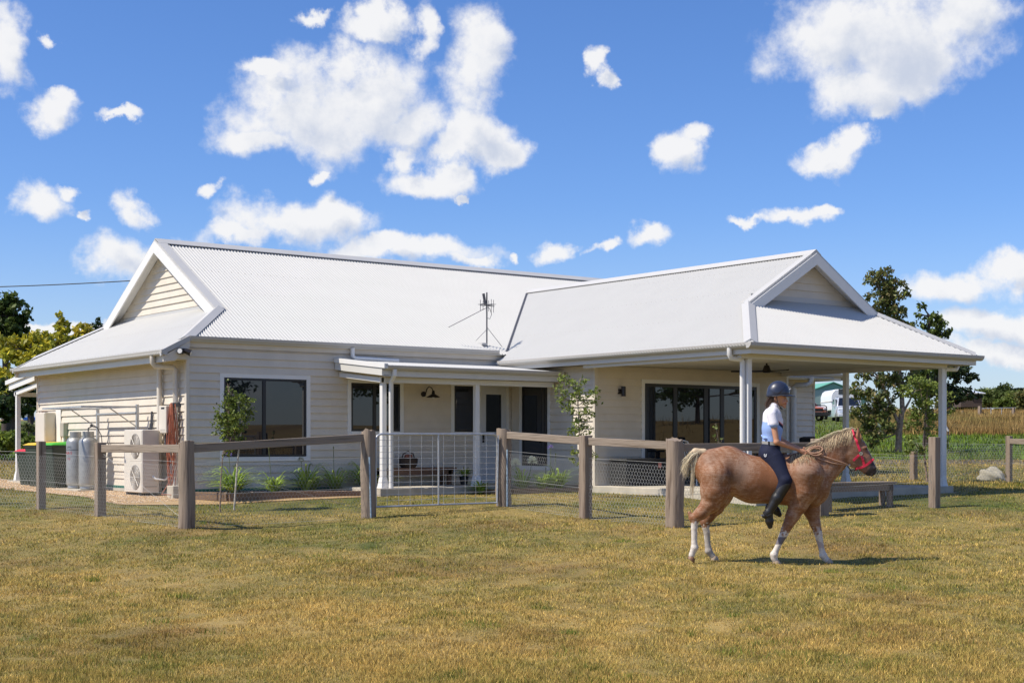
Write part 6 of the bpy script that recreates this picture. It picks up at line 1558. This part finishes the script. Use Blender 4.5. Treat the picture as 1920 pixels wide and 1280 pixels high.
MB().tube([L3(1603, 866, 6), L3(1596, 872, 3), L3(1590, 873, 0)], .006, 6).tube([L3(1604, 882, 0), L3(1597, 886, 2), L3(1588, 876, 3)], .007, 6).build('hanging_strap', M['barkd'], horse)
strap([(1578, 838), (1584, 862), (1590, 868)], .1, 'halter', horse) if False else None

# ---- rider
SK = np.array([.52, .255, .145])
P = SDF()   # skin: head, neck, arms, hands (one body)
P.e((1457,738,0),15.5,.84,.02).c((1460,744,0),(1464,752,0),13.5,10,.78,.02).c((1464,752,0),(1469,761,0),9.5,4.2,.8,.02).c((1457,756,0),(1451,772,0),7.2,7.8,.95,.02)
P.c((1472,752.5,0),(1476,755,0),2.2,1.7,.8,.008).c((1472.5,748,0),(1474.5,752,0),1.6,1.6,.7,.008)            # nose
P.c((1473.2,758.8,0),(1473.6,758.8,0),1.7,1.7,1.6,.006).c((1472.6,761.5,0),(1473,761.5,0),1.5,1.5,1.5,.006)   # lips
P.e((1471,765,0),2.6,1.1,.01)
for s_ in (1, -1):
    P.e((1469,756,5.5*s_),3.6,1,.012).e((1450.5,750.5,11.5*s_),2.6,.5,.006).c((1450,749,11.8*s_),(1450.6,754,11.4*s_),2.0,1.3,.5,.006)
P.c((1449,782,0),(1448,828,0),12,11,1.2,.02).c((1443,850,0),(1446,835,0),12,10,1.2,.02)
def arm(sh, el, wr, s_):
    P.c(sh, el, 6.0, 5.2, 1, .008); P.e(el, 5.2, 1, .01); P.c(el, wr, 5.3, 3.4, 1, .012)
    w = np.array(wr, float); h = w+np.array([9, 4.5, -1.5*s_])
    P.c(tuple(w), tuple(h), 3.5, 4.0, .75, .008)
    for i, (dy, L) in enumerate(((-2.6, 1.0), (-.6, 1.1), (1.5, 1.0), (3.4, .8))):     # four fingers curled round the rope
        a = h+np.array([2.5-.6*abs(i-1), dy, .5*s_]); b = a+np.array([4.2*L, 1.0+.3*i, .8*s_]); c = b+np.array([.6, 3.2*L, -2.4*s_]); e_ = c+np.array([-3.0*L, 1.2, -2.0*s_])
        P.c(tuple(a), tuple(b), 1.45, 1.3, 1, .003); P.c(tuple(b), tuple(c), 1.3, 1.15, 1, .002); P.c(tuple(c), tuple(e_), 1.15, 1.0, 1, .002)
    a = h+np.array([-2, -3.6, -1.5*s_]); b = a+np.array([4.5, -1.2, -2*s_]); c = b+np.array([4, 1.6, -.6*s_]); P.c(tuple(a), tuple(b), 1.8, 1.4, 1, .004); P.c(tuple(b), tuple(c), 1.4, 1.15, 1, .002)
arm((1443,780,23),(1451,831,29),(1494,845,11),1)
arm((1454,781,-22),(1468,827,-28),(1497,842,-8),-1)
P.c((1450,862,8),(1468,905,30),15,9.5,1,.02).c((1452,862,-8),(1470,905,-30),15,9.5,1,.02).c((1468,905,30),(1438,962,27),8,5.5,1,.02).c((1470,905,-30),(1455,950,-27),8,5.5,1,.02)
def skcol(V):
    x, y, l = px_of(V); c = np.tile(SK, (len(V), 1))
    m = (y > 757.4) & (y < 762) & (x > 1471.5) & (x < 1480) & (np.abs(l) < 4); c[m] = (.45, .14, .11)
    hair = (x < 1449) & (y < 762) | (y < 744) & (x < 1470); c[hair] = (.07, .035, .02)
    ck = np.exp(-((x-1469)**2+(y-756)**2)/14); c = c+(np.array([.56, .20, .13])-c)*(ck*.35)[:, None]
    return c
M['skin'] = mat('skin', tuple(SK), .5, attr=True, var=.05, vscale=40, spec=.35)
body_mesh('body', P, .0055, M['skin'], rider, skcol)
for s_ in (1, -1):
    MB().lathe([(.001, -.006), (.008, -.003), (.009, 0), (.006, .005), (.001, .006)], L3(1470.4, 750.2, 5.4*s_), 10, 0).build('eye', eye, rider, smooth=True)
    MB().tube([L3(1470.5, 747.4, 2.5*s_), L3(1470.8, 746.8, 5*s_), L3(1469, 747.4, 7.6*s_)], .0022, 5).build('eyebrow', M['barkd'], rider)
# shirt
S = SDF()
S.c((1448,783,0),(1448,806,0),17.5,18.5,1.2,.03).c((1448,806,0),(1446,838,0),18.3,16.6,1.12,.03).c((1447,774,12),(1443,780,21),8.5,8.8,1,.02).c((1453,774,-12),(1454,781,-20),8.5,8.8,1,.02)
S.c((1451,765,0),(1450,776,0),8.6,13,1.25,.015)
S.c((1443,780,23),(1446,797,27),9.4,9.0,1,.008).c((1454,781,-22),(1458,798,-25),9.2,8.8,1,.008).c((1458,792,7),(1457,799,7),9,9,1,.02).c((1458,792,-7),(1457,799,-7),9,9,1,.02)
for k in range(6): S.c((1431,824-1.0*k,14-5*k),(1462,831+.5*k,12-5*k),2.4,2.4,1,.008)
def shcol(V):
    x, y, l = px_of(V); w = np.array([.74, .72, .76]); b = np.array([.28, .40, .70]); c = np.tile(w, (len(V), 1))
    body = (y > 793+(x-1430)*.25) & ~((np.abs(l) > 17) & (y < 799.5) & (x < 1457)); c[body] = b
    yoke = (x-1452)*.75+786; n1 = (y > yoke+4) & (y < yoke+10) & (x > 1453) & (np.abs(l) < 23); p1 = (y > yoke+2) & (y <= yoke+4) & (x > 1453) & (np.abs(l) < 23)
    c[(y < yoke+2) & (x > 1447)] = w; c[p1] = (.70, .22, .18); c[n1] = (.012, .015, .045)
    return c
M['cloth'] = mat('shirt_cloth', (.7, .7, .7), .8, attr=True, bump=.3, bscale=90, spec=.2)
cut = lambda X, Y, Z: np.maximum.reduce([(HZ0-836)*HS-Z])
body_mesh('shirt', S, .0065, M['cloth'], rider, shcol, cut=cut)
MB().lathe([(.056, -.018), (.060, -.008), (.054, .018), (.050, .018)], L3(1452.5, 766, 0), 20).build('collar', M['white'], rider, smooth=True)
# breeches
Q = SDF()
Q.c((1446,834,0),(1444,848,0),16.6,18.5,1.15,.03).c((1443,852,0),(1444,858,0),19,17,1.2,.03).c((1449,864,13),(1466,902,32),19,12.6,.88,.03).c((1451,864,-13),(1468,902,-32),19,12.6,.88,.03).c((1438,855,10),(1442,860,10),14,14,1,.03).c((1438,855,-10),(1442,860,-10),14,14,1,.03)
Q.c((1466,903,32),(1458,918,31),12,9.5,1,.02).c((1471,903,-32),(1464,916,-31),11,9,1,.02)
M['navy'] = mat('navy_breeches', (.014, .017, .038), .75, var=.15, vscale=30, bump=.3, bscale=120, spec=.2)
body_mesh('breeches', Q, .007, M['navy'], rider, None, cut=lambda X, Y, Z: Z-(HZ0-834)*HS)
M['leather'] = mat('black_leather', (.016, .015, .015), .42, bump=.2, bscale=60)
M['suede'] = mat('worn_boot_foot', (.055, .048, .045), .7, var=.2, vscale=40)
def boot(kn, an, heel, toe, nm='boot'):
    K_ = SDF(); K_.c(kn, tuple(np.array(kn)*.5+np.array(an)*.5), 11.4, 10.2, 1, .02).c(tuple(np.array(kn)*.5+np.array(an)*.5), an, 10.2, 7.2, 1, .02).c(an, heel, 6.8, 4.6, 1, .015)
    sf = SDF(); m = tuple(np.array(an)*.35+np.array(toe)*.65)
    K_.c(an, m, 7.4, 7.4, .85, .02).c(m, toe, 7.4, 5.0, .8, .015)
    o = body_mesh(nm, K_, .0065, M['leather'], rider); return o
boot((1466,909,32), (1436,961,29), (1428,968,29), (1439,987,27))
boot((1468,908,-32), (1450,948,-28), (1444,955,-28), (1466,968,-26))
MB().tube([L3(1426, 962, 33), L3(1432, 968, 36), L3(1440, 964, 35), L3(1441, 960, 30), L3(1434, 957, 24), L3(1426, 962, 26)], .008, 6).build('spur_strap', M['leather'], rider)
MB().tube([L3(1428, 966, 30), L3(1421, 968, 30)], .007, 6).build('spur', M['chrome'], rider)
# belt
mb = MB(); V = []; n = 28
for dz, r_ in ((-3.2, 1), (3.2, 1)):
    for k in range(n):
        t = 2*math.pi*k/n; V.append(L3(1446.2+17.6*math.cos(t)-.1*dz, 833.5-dz+1.2*math.cos(t), 20.2*math.sin(t)))
mb.add(V, [(k, (k+1) % n, n+(k+1) % n, n+k) for k in range(n)]); mb.build('belt', mat('grey_belt', (.34, .33, .30), .6), rider)
MB().box(-.008, .008, -.002, .002, -.022, .022).build('belt_loop', M['navy'], rider).location = Vector(L3(1438, 833, 19.3))
# small pale shield emblem on the hip
mb = MB(); pass
for (a, b_) in (((-1.9, -2.6), (-1.9, .8)), ((-1.9, .8), (0, 2.8)), ((0, 2.8), (1.9, .8)), ((1.9, .8), (1.9, -2.6)), ((-1.9, -2.6), (-.9, -1.8)), ((1.9, -2.6), (.9, -1.8)), ((-.9, .2), (.9, .2))):
    lt = lambda p: max(surf(1431+p[0], 856+p[1], 1, Q), 3)+.8
    mb.tube([L3(1431+a[0], 856+a[1], lt(a)), L3(1431+b_[0], 856+b_[1], lt(b_))], .0035, 5)
mb.build('hip_emblem', whiteink, rider)
# helmet
Hm = SDF(); Hm.c((1459.5,737.5,0),(1461,739,0),21.0,20.2,.80,.02).c((1456,742,0),(1454,745,0),18.6,17.0,.82,.02)
M['helmet'] = mat('navy_helmet', (.022, .027, .05), .38, coat=.25, spec=.5)
def hcut(X, Y, Z):
    x = X/HS+HX0; y = HZ0-Z/HS
    a = (y-(745.2-.06*(x-1460)))*HS
    inner = -(np.sqrt((X-L3(1459, 740)[0])**2+(Y/.8)**2+(Z-L3(1459, 741)[2])**2)-.107)
    return np.maximum(a, inner)
body_mesh('helmet', Hm, .0055, M['helmet'], rider, None, cut=hcut)
mb = MB(); V = []; n = 17
for j, (ro, zz) in enumerate(((0, -.6), (1, -1.0), (1, .6), (0, 2.4))):
    for k in range(n):
        t = -math.pi/2*.92+math.pi*.92*k/(n-1); R0 = 18.8+ro*12.5*math.cos(t)**.6 if math.cos(t) > 0 else 18.8
        V.append(L3(1460.5+R0*math.cos(t), 744.5-zz+ro*1.2*math.cos(t), (15.6+ro*.9)*math.sin(t)))
F = [(j*n+k, j*n+k+1, ((j+1) % 4)*n+k+1, ((j+1) % 4)*n+k) for j in range(4) for k in range(n-1)]
mb.add(V, F).build('peak', M['helmet'], rider, smooth=True)
MB().tube([L3(1440+41*q/1, 744.6-1.5*q, 0)*0+L3(1460.5+21.2*math.cos(t), 744.3-1.6*math.cos(t), 17.2*math.sin(t)) for q, t in ((0, t) for t in np.linspace(0, 2*math.pi, 33))], .0035, 5, False).build('rim_trim', mat('grey_trim', (.10, .11, .13), .4), rider)
mb = MB()
for a, b_ in (((1476,729),(1480,735)), ((1478,728),(1481,733)), ((1476.5,733),(1481,731))): mb.tube([L3(a[0]+1.0, a[1], 8), L3(b_[0]+1.0, b_[1], 6)], .003, 5)
mb.build('helmet_badge', whiteink, rider)
for s_ in (1, -1):
    MB().tube([L3(1453, 745, 14*s_), L3(1455.5, 756, 13*s_), L3(1460, 764, 9*s_), L3(1465, 768.5, 3*s_), L3(1467, 769.6, 0)], .0048, 6).build('chin_strap', M['leather'], rider)
    MB().tube([L3(1447, 745, 13*s_), L3(1449, 754, 12*s_), L3(1455.5, 757, 12.6*s_)], .0042, 6).build('chin_strap', M['leather'], rider)
# hair
it = []
for k in range(130):
    x0, y0 = 1446+rg.normal(0, 2.2), 748+rg.uniform(-2, 4); la = rg.normal(0, 5)
    pts = [L3(x0-6.5*math.sin(q*1.5)+rg.normal(0, .25), y0+q*rg.uniform(12, 20), la*(1-.6*q)) for q in np.linspace(0, 1, 7)]
    it.append((pts, .003, np.array([.06, .03, .018])*rg.uniform(.6, 1.7)))
strands('hair', it, M['brown_hair'], rider)
# reins (rope) with the spare loop in her hands
lat0 = 9
mb = MB(); 
mb.tube([L3(1590, 873.5, 3), L3(1572, 868, surf(1572, 866)+3), L3(1550, 860.5, surf(1550, 860)+2.4), L3(1530, 854, surf(1530, 856)+2.2), L3(1510, 848.5, 12)], .0085, 8)
mb.tube([L3(1590, 874, 2), L3(1572, 872.5, surf(1572, 871)+1.5), L3(1556, 870, surf(1556, 869)+1.5), L3(1535, 863, surf(1535, 863)+1.5), L3(1510, 850.5, 12)], .0075, 8)
loop = [L3(1526+13.5*math.cos(t)-0, 845.5+6.2*math.sin(t)-1.5*math.cos(t), 13+3*math.sin(t)) for t in np.linspace(0, 2*math.pi, 24)]
mb.tube(loop, .0085, 8, False)
mb.tube([L3(1526+12*math.cos(t), 849+7*math.sin(t), 15+3*math.sin(t)) for t in np.linspace(.4, 2*math.pi-.8, 20)], .007, 8)
mb.tube([L3(1512, 846, 12), L3(1505, 849, 10), L3(1500, 850, 4), L3(1503, 848, -4)], .008, 8)
o = mb.build('rope_reins', M['rope'], None, smooth=True); o.location = horse.location; o.rotation_euler = horse.rotation_euler
tag(o, 'tan rope reins with a spare loop, running from the hands to under the pony\'s jaw', 'reins')
mb = MB().tube([L3(1590, 873.5, 2.5), L3(1596, 875.5, 2), L3(1602, 881, 1)], .007, 6).lathe([(.008, -.01), (.013, -.01), (.013, .01), (.008, .01)], L3(1592, 874, 2.5), 12, 0)
mb.build('rope_clip', M['chrome'], o)
